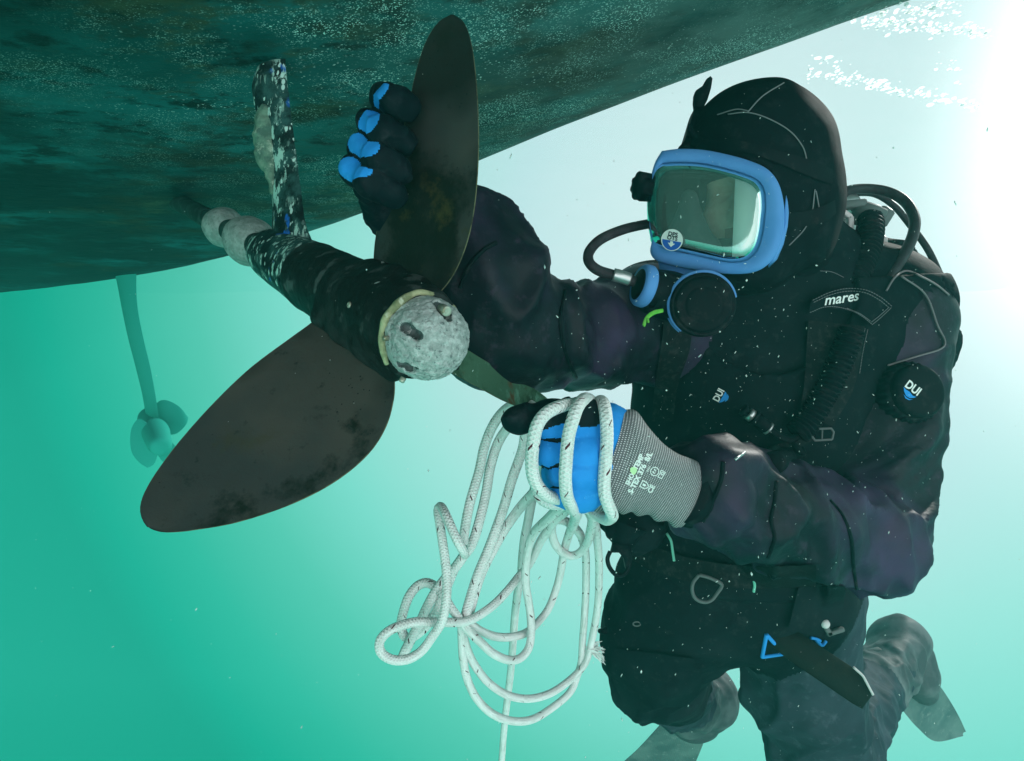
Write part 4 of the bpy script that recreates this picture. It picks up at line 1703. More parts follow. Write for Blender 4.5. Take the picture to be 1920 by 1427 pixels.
# ---- chest and shoulder valves, connector
def valves():
    q, n = hit(1712, 735, .0)
    c = P(1712, 735, min(q[1], 1.02) - .012) if q is not None else P(1712, 735, .98)
    axv = unit((.12, -.97, .16))
    m = MB()
    prof = fine_profile([(-.03, .046), (-.006, .046), (.0, .0455), (.004, .042)], 12)
    V, F = lathe_data(prof, c, axv, 96)
    rel = V - c
    rad = rel - np.outer(rel @ axv, axv)
    u = unit(np.cross(axv, [0, 0, 1.]))
    th = np.arctan2(rad @ np.cross(axv, u), rad @ u)
    V = V + rad * (.035 * np.cos(th * 26))[:, None]
    m.add(V, F)
    m.add(*lathe_data(fine_profile([(0, .040), (.010, .040), (.016, .036), (.018, .026), (.0185, .001)], 20), c + axv * .002, axv, 64))
    o = m.build('exhaust_valve', M['rubber'], DIVER)
    # inflator connector across the chest
    q1, _ = hit(1395, 770, .014)
    q2, _ = hit(1436, 800, .014)
    dd = min(q1[1], q2[1]) - .002
    a, b = P(1392, 767, dd), P(1440, 803, dd)
    axc = b - a
    L = np.linalg.norm(axc)
    m = MB()
    m.add(*lathe_data([(0, .007), (.001, .009), (L * .10, .009), (L * .12, .006), (L * .22, .006)], a, axc, 24), 0)
    m.add(*lathe_data([(L * .22, .0085), (L * .23, .0095), (L * .38, .0095), (L * .40, .007)], a, axc, 24), 1)
    m.add(*lathe_data([(L * .40, .012), (L * .41, .0125), (L * .50, .0125), (L * .51, .009)], a, axc, 24), 0)
    m.add(*lathe_data([(L * .51, .0088), (L * .52, .0098), (L * .95, .0098), (L * 1.0, .007)], a, axc, 24), 0)
    m.add(*lathe_data([(L * .985, .0099), (L * 1.0, .0101), (L * 1.04, .0101), (L * 1.05, .006)], a, axc, 24), 1)
    cn = m.build('hose_connector', [M['rubber'], M['steel']], DIVER)
    V, F, _ = ptube([tuple(k) for k in [(1440, 803, dd), (1462, 818, dd - .002), (1490, 822, dd), (1520, 790, dd + .01)]], .006, 40, 12)
    obj('inflator_hose', V, F, M['rubber'], DIVER)
    # small clip and line near the wrist
    p = drape_line([(1378, 862), (1386, 856), (1396, 848)], .02, 14, .9)
    obj('clip', *tube_data(p, .0016, 8)[:2], M['steel'], DIVER)
    return c, axv


VALVE_C, VALVE_N = valves()


# ---- legs: pocket, patch, knife strap, boots' buckles, fins
def sleeve_seams():
    for ln in ([(1356, 866), (1352, 900), (1336, 940), (1318, 978)], [(1456, 902), (1452, 940), (1446, 975), (1452, 1010), (1440, 1045)],
               [(1556, 938), (1580, 968), (1596, 1010), (1600, 1060), (1606, 1104)], [(930, 455), (905, 470), (880, 500), (862, 540)], [(1060, 545), (1050, 600), (1060, 660), (1080, 708)]):
        p = drape_line(ln, .0008, 50, .85)
        obj('sleeve_seam', *tube_data(p, .0024, 8)[:2], M['rubber'], DIVER)


sleeve_seams()


def lower_gear():
    m = MB()
    tri = [(1437, 1190), (1470, 1226), (1429, 1232)]
    for a, b in zip(tri, tri[1:] + tri[:1]):
        p = drape_line([a, ((a[0] + b[0]) / 2, (a[1] + b[1]) / 2), b], .003, 24, 1.1)
        m.add(*tube_data(p, .0032, 8)[:2])
    m.build('thigh_patch', M['logo_blue'], DIVER)
    # dark pocket on the outer thigh with its toggle
    st = strap_data([(1500, 1090), (1540, 1098), (1585, 1100)], [(1478, 1180), (1530, 1192), (1578, 1180)], .010, .008, 20, 9)
    pk = st.build('thigh_pocket', M['bcd'], DIVER)
    q, _ = hit(1548, 1170, .016)
    m = MB()
    m.add(*lathe_data(fine_profile([(-.006, .006), (0, .0075), (.006, .006), (.008, .002)], 10), P(1546, 1169, q[1]), (0, -1, .1), 18))
    m.build('toggle', M['pale_plastic'], pk)
    m = MB()
    m.add(*box_data(P(1551, 1181, q[1]), ((.5, 0, -.85), (0, 1, 0), (.85, 0, .5)), (.010, .004, .004)))
    m.add(*box_data(P(1566, 1184, q[1]), ((.95, 0, .3), (0, 1, 0), (-.3, 0, .95)), (.014, .004, .0035)))
    m.build('pocket_clip', M['grey_plastic'], pk)
    for ln in ([(1530, 1200), (1541, 1210), (1549, 1202)], [(1520, 1196), (1530, 1198), (1538, 1202)]):
        p = drape_line(ln, .006, 16, 1.1)
        obj('pocket_cord', *tube_data(p, .0026, 8)[:2], M['logo_blue'], pk)
    # tab and cord end at the far knee
    m = MB()
    p = resample(spline(PP([(1150, 1172, 1.16), (1140, 1180, 1.15), (1130, 1184, 1.145), (1124, 1183, 1.14)]), 8), 16)
    m.add(*tube_data(p, np.linspace(.010, .004, 16), 8)[:2])
    m.build('knee_tab', M['rubber'], DIVER)
    p = [P(1194 + 7 * math.cos(t), 1170 + 4 * math.sin(t), hit(1194, 1170, .004)[0][1] - .002) for t in np.linspace(0, 2 * math.pi, 24)]
    obj('eyelet', *tube_data(np.array(p), .0012, 6)[:2], M['grey_plastic'], DIVER)
    # knee pads
    st = strap_data([(1150, 1215), (1148, 1270), (1175, 1330)], [(1300, 1235), (1316, 1280), (1290, 1325)], .006, .006, 24, 11)
    st.build('knee_pad', M['bcd'], DIVER)
    # fins
    def fin(ea, eb, pocket, name='swim_fin'):
        b = blade_data(ea, eb, .016, n=40, nv=15, camber=.01, edge_mi=0)
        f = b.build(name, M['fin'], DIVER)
        ch = lambda p: chain(p, pocket, .04)
        c = np.mean([P(*q[:3]) for q in pocket], axis=0)
        V, F = nets(ch, c - .28, c + .28, .008)
        obj('foot_pocket', V, F, M['boot'], f)
        return f
    f1 = fin([(1722, 1226, 1.80), (1744, 1262, 1.83), (1772, 1300, 1.87), (1796, 1340, 1.92), (1811, 1372, 1.96)],
             [(1664, 1296, 1.78), (1694, 1334, 1.81), (1722, 1366, 1.85), (1755, 1390, 1.90), (1806, 1380, 1.96)],
             [(1684, 1204, 1.86, .050), (1706, 1232, 1.845, .054), (1720, 1272, 1.83, .046), (1735, 1300, 1.84, .032)])
    f2 = fin([(1262, 1330, 1.68), (1232, 1365, 1.74), (1196, 1404, 1.82), (1158, 1440, 1.90), (1130, 1480, 1.98)],
             [(1334, 1346, 1.68), (1322, 1385, 1.74), (1306, 1425, 1.82), (1290, 1460, 1.90), (1262, 1500, 1.98)],
             [(1318, 1296, 1.68, .052), (1306, 1322, 1.68, .056), (1290, 1350, 1.70, .046)])
    for f, (a, b) in ((f1, ((1632, 1226, 1.74), (1650, 1222, 1.74))), (f2, ((1322, 1284, 1.62), (1346, 1292, 1.62)))):
        V, F = box_data(.5 * (P(*a) + P(*b)), (P(*b) - P(*a), (0, 1, 0), np.cross(P(*b) - P(*a), (0, 1, 0))), (.018, .012, .010))
        obj('fin_buckle', V, F, M['grey_plastic'], f)
    # ankle cuffs
    for pts, r in ((((1660, 1272, 1.72), (1672, 1256, 1.76)), .066), (((1284, 1310, 1.55), (1298, 1312, 1.60)), .058)):
        V, F, _ = ptube(pts, r, 8, 24)
        obj('ankle_cuff', V, F, M['trouser'], DIVER)


lower_gear()


def sheath():
    o = [(1432, 1142, 1.03), (1447, 1152, 1.03), (1600, 1252, 1.0), (1618, 1268, .995), (1637, 1304, .99), (1618, 1330, .985), (1600, 1320, .985), (1480, 1238, 1.01), (1424, 1192, 1.03)]
    V, F = slab_data(PP(o), .009, .03)
    s = obj('tool_sheath', V, F, M['sheath'], None)
    tag(s, 'flat dark bar with a chamfered end hanging slantwise from the diver\'s hip', 'tool')
    p = resample(PP([(1600, 1251, .997), (1618, 1267, .992), (1637, 1303, .987)]), 14)
    V, F, _ = tube_data(p, .0019, 8)
    obj('pale_edge', V, F, M['pale_plastic'], s).location = (0, 0, 0)
    return s


sheath()


# ------------------------------------------------------------------ gloves
def finger(p, pts, k=.012):
    return chain(p, pts, k)


def build_glove_left():
    """the hand closed round the rope, back of the hand to the camera, thumb lying on top"""
    fingers = [
        [(1092, 803, .612, .0140), (1036, 802, .598, .0106), (1021, 803, .622, .0100), (1030, 805, .650, .0098), (1066, 806, .668, .0095)],
        [(1090, 845, .606, .0145), (1032, 846, .598, .0108), (1019, 847, .622, .0102), (1030, 848, .652, .0098), (1068, 850, .670, .0095)],
        [(1090, 885, .608, .0135), (1048, 885, .602, .0098), (1036, 886, .624, .0094), (1044, 886, .650, .0092), (1076, 886, .668, .0090)],
        [(1092, 922, .615, .0120), (1060, 921, .612, .0090), (1050, 921, .632, .0086), (1056, 921, .652, .0084), (1084, 922, .668, .0082)],
    ]
    thumb = [(1140, 784, .632, .0120), (1092, 774, .606, .0108), (1030, 778, .594, .0108), (975, 785, .590, .0100), (966, 785, .590, .0096)]
    index_top = [(1075, 775, .640, .012), (1060, 764, .650, .0095)]

    def palm(p):
        d = None
        for (x, y, dd, r) in ((1092, 806, .622, .020), (1090, 846, .620, .021), (1092, 884, .622, .020), (1094, 920, .626, .0175)):
            s = seg(p, P(x - 8, y, dd), P(1150 - (y - 806) * .42, 806 + (y - 806) * .98, .640), r, .021)
            d = s if d is None else smin(d, s, .03)
        return d

    def allf(p):
        d = palm(p)
        f = None
        for q in fingers:
            c = finger(p, q)
            f = c if f is None else smin(f, c, .0015)
        d = smin(d, f, .010)
        d = smin(d, finger(p, thumb), .010)
        return np.minimum(d, finger(p, index_top))
    c = P(1080, 850, .635)
    V, F = nets(allf, c - [.095, .09, .08], c + [.085, .09, .08], .0016)
    _, g = grad(allf, V)
    V = V + g * ((1 - np.abs(2 * vnoise(V * np.array([45, 45, 45])) - 1)) ** 2.5 * .0036 - .001)[:, None]
    C = V[F].mean(1)
    rest = np.minimum(palm(C), np.min([finger(C, q) for q in fingers], axis=0))
    black = ((finger(C, thumb) < rest - .0005) & (C[:, 0] / C[:, 1] * FOC + CX < 1136)) | (finger(C, index_top) < rest)
    # the dipped black palm side shows in the gaps between the fingers
    gap = np.sort(np.array([finger(C, q) for q in fingers]), axis=0)
    inner = C[:, 1] > .655
    crease = (gap[1] < .0034) & (C[:, 0] / C[:, 1] * FOC + CX < 1062) & (gap[0] < .004)
    mi = (black | inner | crease).astype(int)
    gl = obj('work_glove', V, F, [M['glove_blue'], M['glove_black']], DIVER, midx=mi)
    gl['label'] = 'bright blue coated glove with grey knit cuff closed round the rope'
    tree = BVHTree.FromPolygons(V.tolist(), F.tolist())
    # knit cuff, flaring and ruffled along its lower side
    st = [((1168, 768), (1102, 956), .640), ((1192, 770), (1125, 960), .642), ((1215, 800), (1150, 960), .645), ((1242, 830), (1178, 962), .655), ((1270, 850), (1206, 966), .668), ((1296, 860), (1238, 976), .682), ((1312, 868), (1258, 984), .692), ((1319, 880), (1272, 986), .698)]
    rows = resample(spline([(*a, *b, d) for a, b, d in st], 10), 48)
    nseg = 72
    V, UV = [], []
    ln = 0
    for i, (x0, y0, x1, y1, d) in enumerate(rows):
        a, b = P(x0, y0, d), P(x1, y1, d)
        c = .5 * (a + b)
        u = (a - b) / 2
        w = np.array([0, 1, 0]) * np.linalg.norm(u) * .62
        th = np.arange(nseg) * 2 * math.pi / nseg
        s = i / 47
        low = np.clip(-np.cos(th), 0, 1) ** 1.5
        ruf = 1 + low * .07 * math.sin(s * 34) * min(1, s * 3) * (.35 + .65 * s)
        if i:
            ln += np.linalg.norm(c - pc)
        pc = c
        V.append(c + (np.cos(th) * ruf)[:, None] * u - (np.sin(th) * ruf)[:, None] * w)
        UV.append(np.stack([np.abs(np.arange(nseg) / nseg * 2 - 1), np.full(nseg, ln)], 1))
    # roll the hem inwards
    for k, (f, back) in enumerate(((.985, .0025), (.93, .003), (.86, 0), (.84, -.012))):
        base = V[47]
        c = base.mean(0)
        ax_ = unit(V[47].mean(0) - V[46].mean(0))
        V.append(c + (base - c) * f + ax_ * back)
        UV.append(UV[47] + np.array([0, .002 * (k + 1)]))
    n = len(V)
    V, UV = np.vstack(V), np.vstack(UV)
    F = grid_faces(n, nseg, True)
    cuff = obj('knit_cuff', V, F, M['knit'], gl, uv=UV)
    ctree = BVHTree.FromPolygons(V.tolist(), [list(f) for f in F])
    # dark wrist seal between cuff and sleeve
    Vt, Ft, _ = ptube([(1270, 915, .70), (1310, 926, .725), (1350, 936, .755)], np.linspace(.038, .044, 14), 14, 28)
    obj('wrist_seal', Vt, Ft, M['rubber'], DIVER)
    # shiny cuff ring of the sleeve
    return tree, ctree, gl, cuff


GTREE, CTREE, GLOVE, CUFF = build_glove_left()


def build_glove_right():
    """the hand behind the blade, fingers wrapped round its edge"""
    fingers = [
        [(835, 260, .685, .0165), (772, 205, .672, .0130), (722, 188, .622, .0118), (738, 190, .602, .0118), (764, 202, .612, .0112)],
        [(830, 290, .690, .0170), (762, 250, .678, .0132), (697, 234, .620, .0120), (722, 248, .598, .0122), (756, 266, .606, .0116)],
        [(825, 320, .690, .0170), (752, 290, .680, .0130), (684, 280, .618, .0118), (712, 300, .596, .0122), (750, 320, .604, .0116)],
        [(820, 350, .690, .0160), (744, 330, .680, .0125), (668, 320, .618, .0116), (698, 342, .598, .0122), (738, 364, .606, .0116)],
    ]
    thumb = [(860, 380, .69, .016), (850, 320, .675, .015), (830, 250, .665, .0125)]

    def allf(p):
        d = seg(p, P(805, 340, .690), P(850, 430, .705), .030, .030, ((0, 1, 0), 1.25))
        d = smin(d, seg(p, P(820, 270, .680), P(825, 370, .695), .020, .024), .03)
        d = smin(d, seg(p, P(692, 350, .650), P(745, 415, .715), .0150, .026), .02)
        d = smin(d, seg(p, P(720, 392, .700), P(790, 430, .715), .018, .030), .02)
        f = None
        for q in fingers:
            c = finger(p, q)
            f = c if f is None else smin(f, c, .0022)
        d = smin(d, f, .008)
        return smin(d, finger(p, thumb), .01)
    c = P(765, 300, .63)
    V, F = nets(allf, c - [.09, .08, .10], c + [.085, .12, .10], .0014)
    _, g = grad(allf, V)
    V = V + g * ((1 - np.abs(2 * vnoise(V * 55) - 1)) ** 2.5 * .0034 - .0008)[:, None]
    C = V[F].mean(1)
    px = C[:, 0] / C[:, 1] * FOC + CX
    mi = np.ones(len(F), int)
    # blue latex left bare on the backs of the fingers, round the bend
    fd = np.array([finger(C, q) for q in fingers])
    own = fd.argmin(0)
    gap = np.sort(fd, axis=0)
    for kf, (cx, cy, rx, ry, an) in enumerate(((716, 181, 21, 15, -40), (694, 231, 24, 28, 5), (684, 277, 41, 24, 36), (669, 318, 42, 24, 22))):
        ctr = P(cx, cy, .602)
        q = C - ctr
        ca, sa = math.cos(R(an)), math.sin(R(an))
        u = (q[:, 0] * ca - q[:, 2] * sa) / (rx * .605 / FOC)
        v = (q[:, 0] * sa + q[:, 2] * ca) / (ry * .605 / FOC)
        mi = np.where((u * u + v * v < 1) & (np.abs(q[:, 1]) < .03) & (own == kf) & (gap[1] - gap[0] > .0022), 0, mi)
    gl = obj('work_glove', V, F, [M['glove_blue'], M['glove_black']], DIVER, midx=mi)
    gl['label'] = 'black and blue glove gripping the edge of the upright blade'
    V, F, UV = tube_data(resample(spline(PP([(806, 388, .690), (836, 424, .690), (856, 456, .698), (866, 474, .705)]), 8), 24), np.linspace(.030, .035, 24), 48, False)
    c = V.mean(0)
    V = c + (V - c)
    obj('knit_cuff', V, F, M['knit'], gl, uv=UV * np.array([2, 1]))
    return gl


build_glove_right()


# ------------------------------------------------------------------ rope
def build_rope():
    m = MB()
    r0 = .0061

    def strand(pts, r=r0, d=None):
        p = [(q[0], q[1], q[2] if len(q) > 2 else d) for q in pts]
        pp = spline(PP(p), 10)
        ln = np.linalg.norm(np.diff(pp, axis=0), axis=1).sum()
        pp = resample(pp, max(12, int(ln / .004)))
        rr = np.interp(np.linspace(0, 1, len(pp)), np.linspace(0, 1, len(r)), r) if not np.isscalar(r) else r
        V, F, UV = tube_data(pp, rr, 14)
        off = RNG.random() * .04
        m.add(V, F, 0, UV + np.array([0, off]))

    # three turns round the closed hand
    strand([(1084, 790, .70), (1086, 764, .672), (1080, 757, .64), (1071, 758, .60), (1050, 762, .582), (1024, 775, .572), (1007, 798, .568), (1000, 830, .570), (997, 865, .574), (1001, 897, .580), (1015, 920, .588), (1032, 932, .60), (1052, 936, .618), (1072, 938, .65), (1085, 936, .68)])
    strand([(1112, 800, .70), (1113, 766, .672), (1108, 752, .63), (1096, 748, .600), (1084, 761, .580), (1074, 787, .572), (1066, 818, .573), (1062, 857, .574), (1060, 897, .578), (1063, 930, .588), (1071, 950, .606), (1080, 962, .64), (1079, 970, .70), (1074, 985, .80), (1067, 1001, .90), (1058, 1032, .96), (1051, 1073, 1.0), (1043, 1104, 1.02), (1029, 1140, 1.02), (1012, 1163, 1.01), (989, 1185, .98), (962, 1194, .96), (931, 1194, .94), (905, 1185, .92), (886, 1173, .90), (868, 1158, .89)])
    strand([(1124, 800, .70), (1120, 764, .668), (1124, 753, .63), (1131, 756, .606), (1136, 779, .592), (1138, 818, .590), (1136, 857, .592), (1133, 897, .594), (1134, 926, .596), (1141, 948, .600), (1147, 962, .607), (1147, 969, .620), (1136, 974, .640), (1118, 963, .66), (1106, 950, .68)])
    # lower turn passing behind the fingers
    strand([(1004, 905, .66), (1009, 926, .66), (1022, 940, .66), (1042, 946, .66), (1066, 944, .665), (1090, 950, .68), (1108, 958, .70), (1111, 975, .76), (1108, 992, .82), (1101, 1018, .90), (1086, 1037, .94), (1070, 1042, .95), (1053, 1035, .94), (1041, 1020, .92), (1035, 1000, .90), (1035, 985, .88), (1043, 975, .87), (1062, 978, .87), (1082, 994, .90), (1092, 1012, .93), (1098, 1040, .98), (1099, 1073, 1.02), (1098, 1121, 1.06), (1095, 1168, 1.08), (1092, 1204, 1.09), (1090, 1240, 1.09), (1082, 1268, 1.09), (1068, 1299, 1.08), (1034, 1328, 1.06), (998, 1349, 1.03), (961, 1352, 1.00), (924, 1339, .97), (894, 1310, .95), (876, 1273, .93), (868, 1232, .92), (866, 1195, .91), (865, 1165, .90)])
    # strand that ends in the frayed tip
    strand([(1096, 940, .70), (1106, 962, .76), (1117, 990, .86), (1120, 1013, .92), (1123, 1049, .97), (1123, 1092, 1.02), (1121, 1133, 1.05), (1116, 1168, 1.07), (1110, 1199, 1.08), (1104, 1225, 1.085), (1094, 1248, 1.085), (1071, 1273, 1.08), (1034, 1299, 1.06), (994, 1310, 1.03), (953, 1304, 1.00), (916, 1280, .97), (890, 1247, .94), (876, 1217, .92), (868, 1188, .91), (862, 1165, .90)])
    # from under the fist down the middle
    strand([(1085, 930, .68), (1066, 946, .70), (1048, 954, .73), (1027, 973, .78), (1003, 997, .84), (991, 1025, .88), (986, 1061, .91), (986, 1097, .93), (991, 1128, .95), (995, 1156, .96), (996, 1187, .96), (991, 1216, .955), (974, 1235, .945), (951, 1237, .93), (924, 1225, .91), (903, 1206, .90), (879, 1183, .885), (860, 1159, .875), (846, 1140, .87), (836, 1122, .875)])
    strand([(1080, 935, .70), (1058, 960, .76), (1040, 975, .80), (1027, 994, .85), (1012, 1018, .90), (1001, 1042, .93), (988, 1064, .95), (972, 1082, .95), (953, 1106, .93), (927, 1133, .91), (898, 1154, .89), (874, 1165, .875), (856, 1167, .865), (843, 1167, .855), (812, 1167, .84), (783, 1166, .825), (755, 1172, .815), (728, 1184, .81), (712, 1203, .81), (715, 1224, .812), (736, 1237, .815), (764, 1236, .82), (790, 1221, .825), (812, 1192, .825), (829, 1164, .82), (837, 1121, .82), (837, 1073, .825), (831, 1025, .83), (824, 978, .84), (821, 956, .85), (827, 950, .845), (836, 966, .825), (850, 998, .815), (862, 1022, .815), (871, 1037, .83), (872, 1040, .85)])
    # two strands slanting down behind the thumb
    strand([(1020, 790, .72), (1000, 764, .76), (975, 756, .82), (948, 768, .85), (926, 795, .86), (909, 835, .865), (898, 885, .865), (882, 940, .86), (872, 990, .86), (869, 1020, .86)], .0068)
    strand([(1020, 800, .74), (990, 786, .79), (961, 794, .84), (936, 826, .87), (920, 873, .88), (912, 921, .88), (902, 965, .875), (886, 1018, .87), (868, 1044, .87), (852, 1066, .87), (835, 1085, .87), (815, 1112, .87), (800, 1140, .87), (788, 1166, .87), (772, 1196, .87), (760, 1220, .87), (755, 1232, .87)], .0068)
    strand([(1010, 790, .80), (988, 800, .86), (980, 842, .88), (960, 899, .89), (945, 950, .90), (931, 990, .90), (915, 1032, .90), (896, 1078, .895), (882, 1121, .89), (874, 1150, .885), (868, 1175, .885)], .0070)
    strand([(1048, 870, .70), (1022, 902, .76), (1000, 925, .83), (976, 951, .89), (950, 987, .91), (929, 1023, .915), (905, 1070, .91), (891, 1110, .905), (880, 1150, .90)], .0070)
    strand([(1030, 840, .72), (1015, 880, .80), (1000, 925, .88), (990, 978, .93), (983, 1013, .96), (979, 1049, .99), (977, 1078, 1.01), (971, 1109, 1.04), (965, 1159, 1.08), (961, 1216, 1.12), (957, 1264, 1.16), (949, 1330, 1.22), (944, 1380, 1.27), (940, 1440, 1.33), (936, 1500, 1.4)], .0066)
    # loop standing behind the knot
    strand([(835, 1118, .86), (822, 1106, .87), (810, 1096, .88), (796, 1093, .885), (780, 1101, .885), (766, 1120, .88), (757, 1145, .88), (752, 1170, .88), (757, 1191, .88), (770, 1196, .88), (792, 1181, .875), (812, 1158, .87), (826, 1130, .87), (838, 1100, .87), (852, 1066, .875)], .0066)
    o = m.build('rope', M['rope'])
    # frayed end
    f = MB()
    base = P(1108, 1214, 1.083)
    for i in range(46):
        a = RNG.random() * 2 * math.pi
        tip = base + np.array([.012 + .012 * RNG.random(), .010 * math.cos(a), -.004 + .030 * (RNG.random() - .75)])
        if i < 8:
            tip = base + np.array([.010 + .012 * RNG.random(), 0, .012 * RNG.random()])
        mid = .5 * (base + tip) + (RNG.random(3) - .5) * .008
        st = base + (RNG.random(3) - .5) * .012 + np.array([-.004, 0, -.004])
        f.add(*tube_data(resample(spline([st, mid, tip], 6), 10), np.linspace(.0017, .0004, 10), 5)[:2])
    f.build('frayed_end', M['rope'], o)
    tag(o, 'white braided rope with dark red flecks, coiled in hanging loops from the gloved fist', 'rope')
    return o


build_rope()


# ------------------------------------------------------------------ writing and marks
def text_mesh(s, size=1.0, bold=.0, shear=0.0):
    cu = bpy.data.curves.new('t', 'FONT')
    cu.body = s
    cu.size = size
    cu.shear = shear
    cu.offset = bold
    cu.align_x = 'CENTER'
    cu.align_y = 'CENTER'
    cu.resolution_u = 3
    o = bpy.data.objects.new('t', cu)
    COL.objects.link(o)
    dg = bpy.context.evaluated_depsgraph_get()
    me = bpy.data.meshes.new_from_object(o.evaluated_get(dg))
    V = np.array([v.co[:2] for v in me.vertices])
    F = [tuple(p.vertices) for p in me.polygons]
    bpy.data.objects.remove(o)
    bpy.data.curves.remove(cu)
    bpy.data.meshes.remove(me)
    return V, F


def stick(V2, cx, cy, size, ang, trees, off=.0008, flipx=1, fallback=None):
    """lays flat lettering on the surface seen at (cx,cy); size = pixels per unit"""
    a = R(ang)
    out = []
    for x, y in V2:
        X, Y = x * size * flipx, y * size
        px = cx + X * math.cos(a) - Y * math.sin(a)
        py = cy - (X * math.sin(a) + Y * math.cos(a))
        q, n = hit(px, py, off, trees)
        out.append(q if q is not None else P(px, py, fallback or .7))
    return np.array(out)


def subdiv_long(V, F, maxlen):
    """splits long triangles/quads so lettering can follow a curved surface"""
    V = [tuple(v) for v in V]
    T = []
    for f in F:
        for k in range(1, len(f) - 1):
            T.append((f[0], f[k], f[k + 1]))
    for _ in range(5):
        new, mid, ch = [], {}, False

        def mp(i, j):
            k = (min(i, j), max(i, j))
            if k not in mid:
                mid[k] = len(V)
                V.append(((V[i][0] + V[j][0]) / 2, (V[i][1] + V[j][1]) / 2))
            return mid[k]
        L = lambda i, j: math.hypot(V[i][0] - V[j][0], V[i][1] - V[j][1])
        for (a, b, c) in T:
            e = [(L(a, b), a, b, c), (L(b, c), b, c, a), (L(c, a), c, a, b)]
            l, i, j, k = max(e)
            if l > maxlen:
                q = mp(i, j)
                new += [(i, q, k), (q, j, k)]
                ch = True
            else:
                new.append((a, b, c))
        T = new
        if not ch:
            break
    return np.array(V), T


def poly2(pts):
    return np.array(pts, float), [tuple(range(len(pts)))]


def decal(name, pieces, cx, cy, size, ang, trees, mats, parent, off=.0008, fallback=None, sub=.25):
    """pieces: [(V2, F, material index)] in a local frame"""
    m = MB()
    for V2, F, mi in pieces:
        V2, F = subdiv_long(V2, F, sub)
        m.add(stick(V2, cx, cy, size, ang, trees, off + mi * .0002, 1, fallback), F, mi)
    return m.build(name, mats, parent, smooth=False)


def shifted(V, dx, dy, s=1.0):
    return np.asarray(V) * s + np.array([dx, dy])


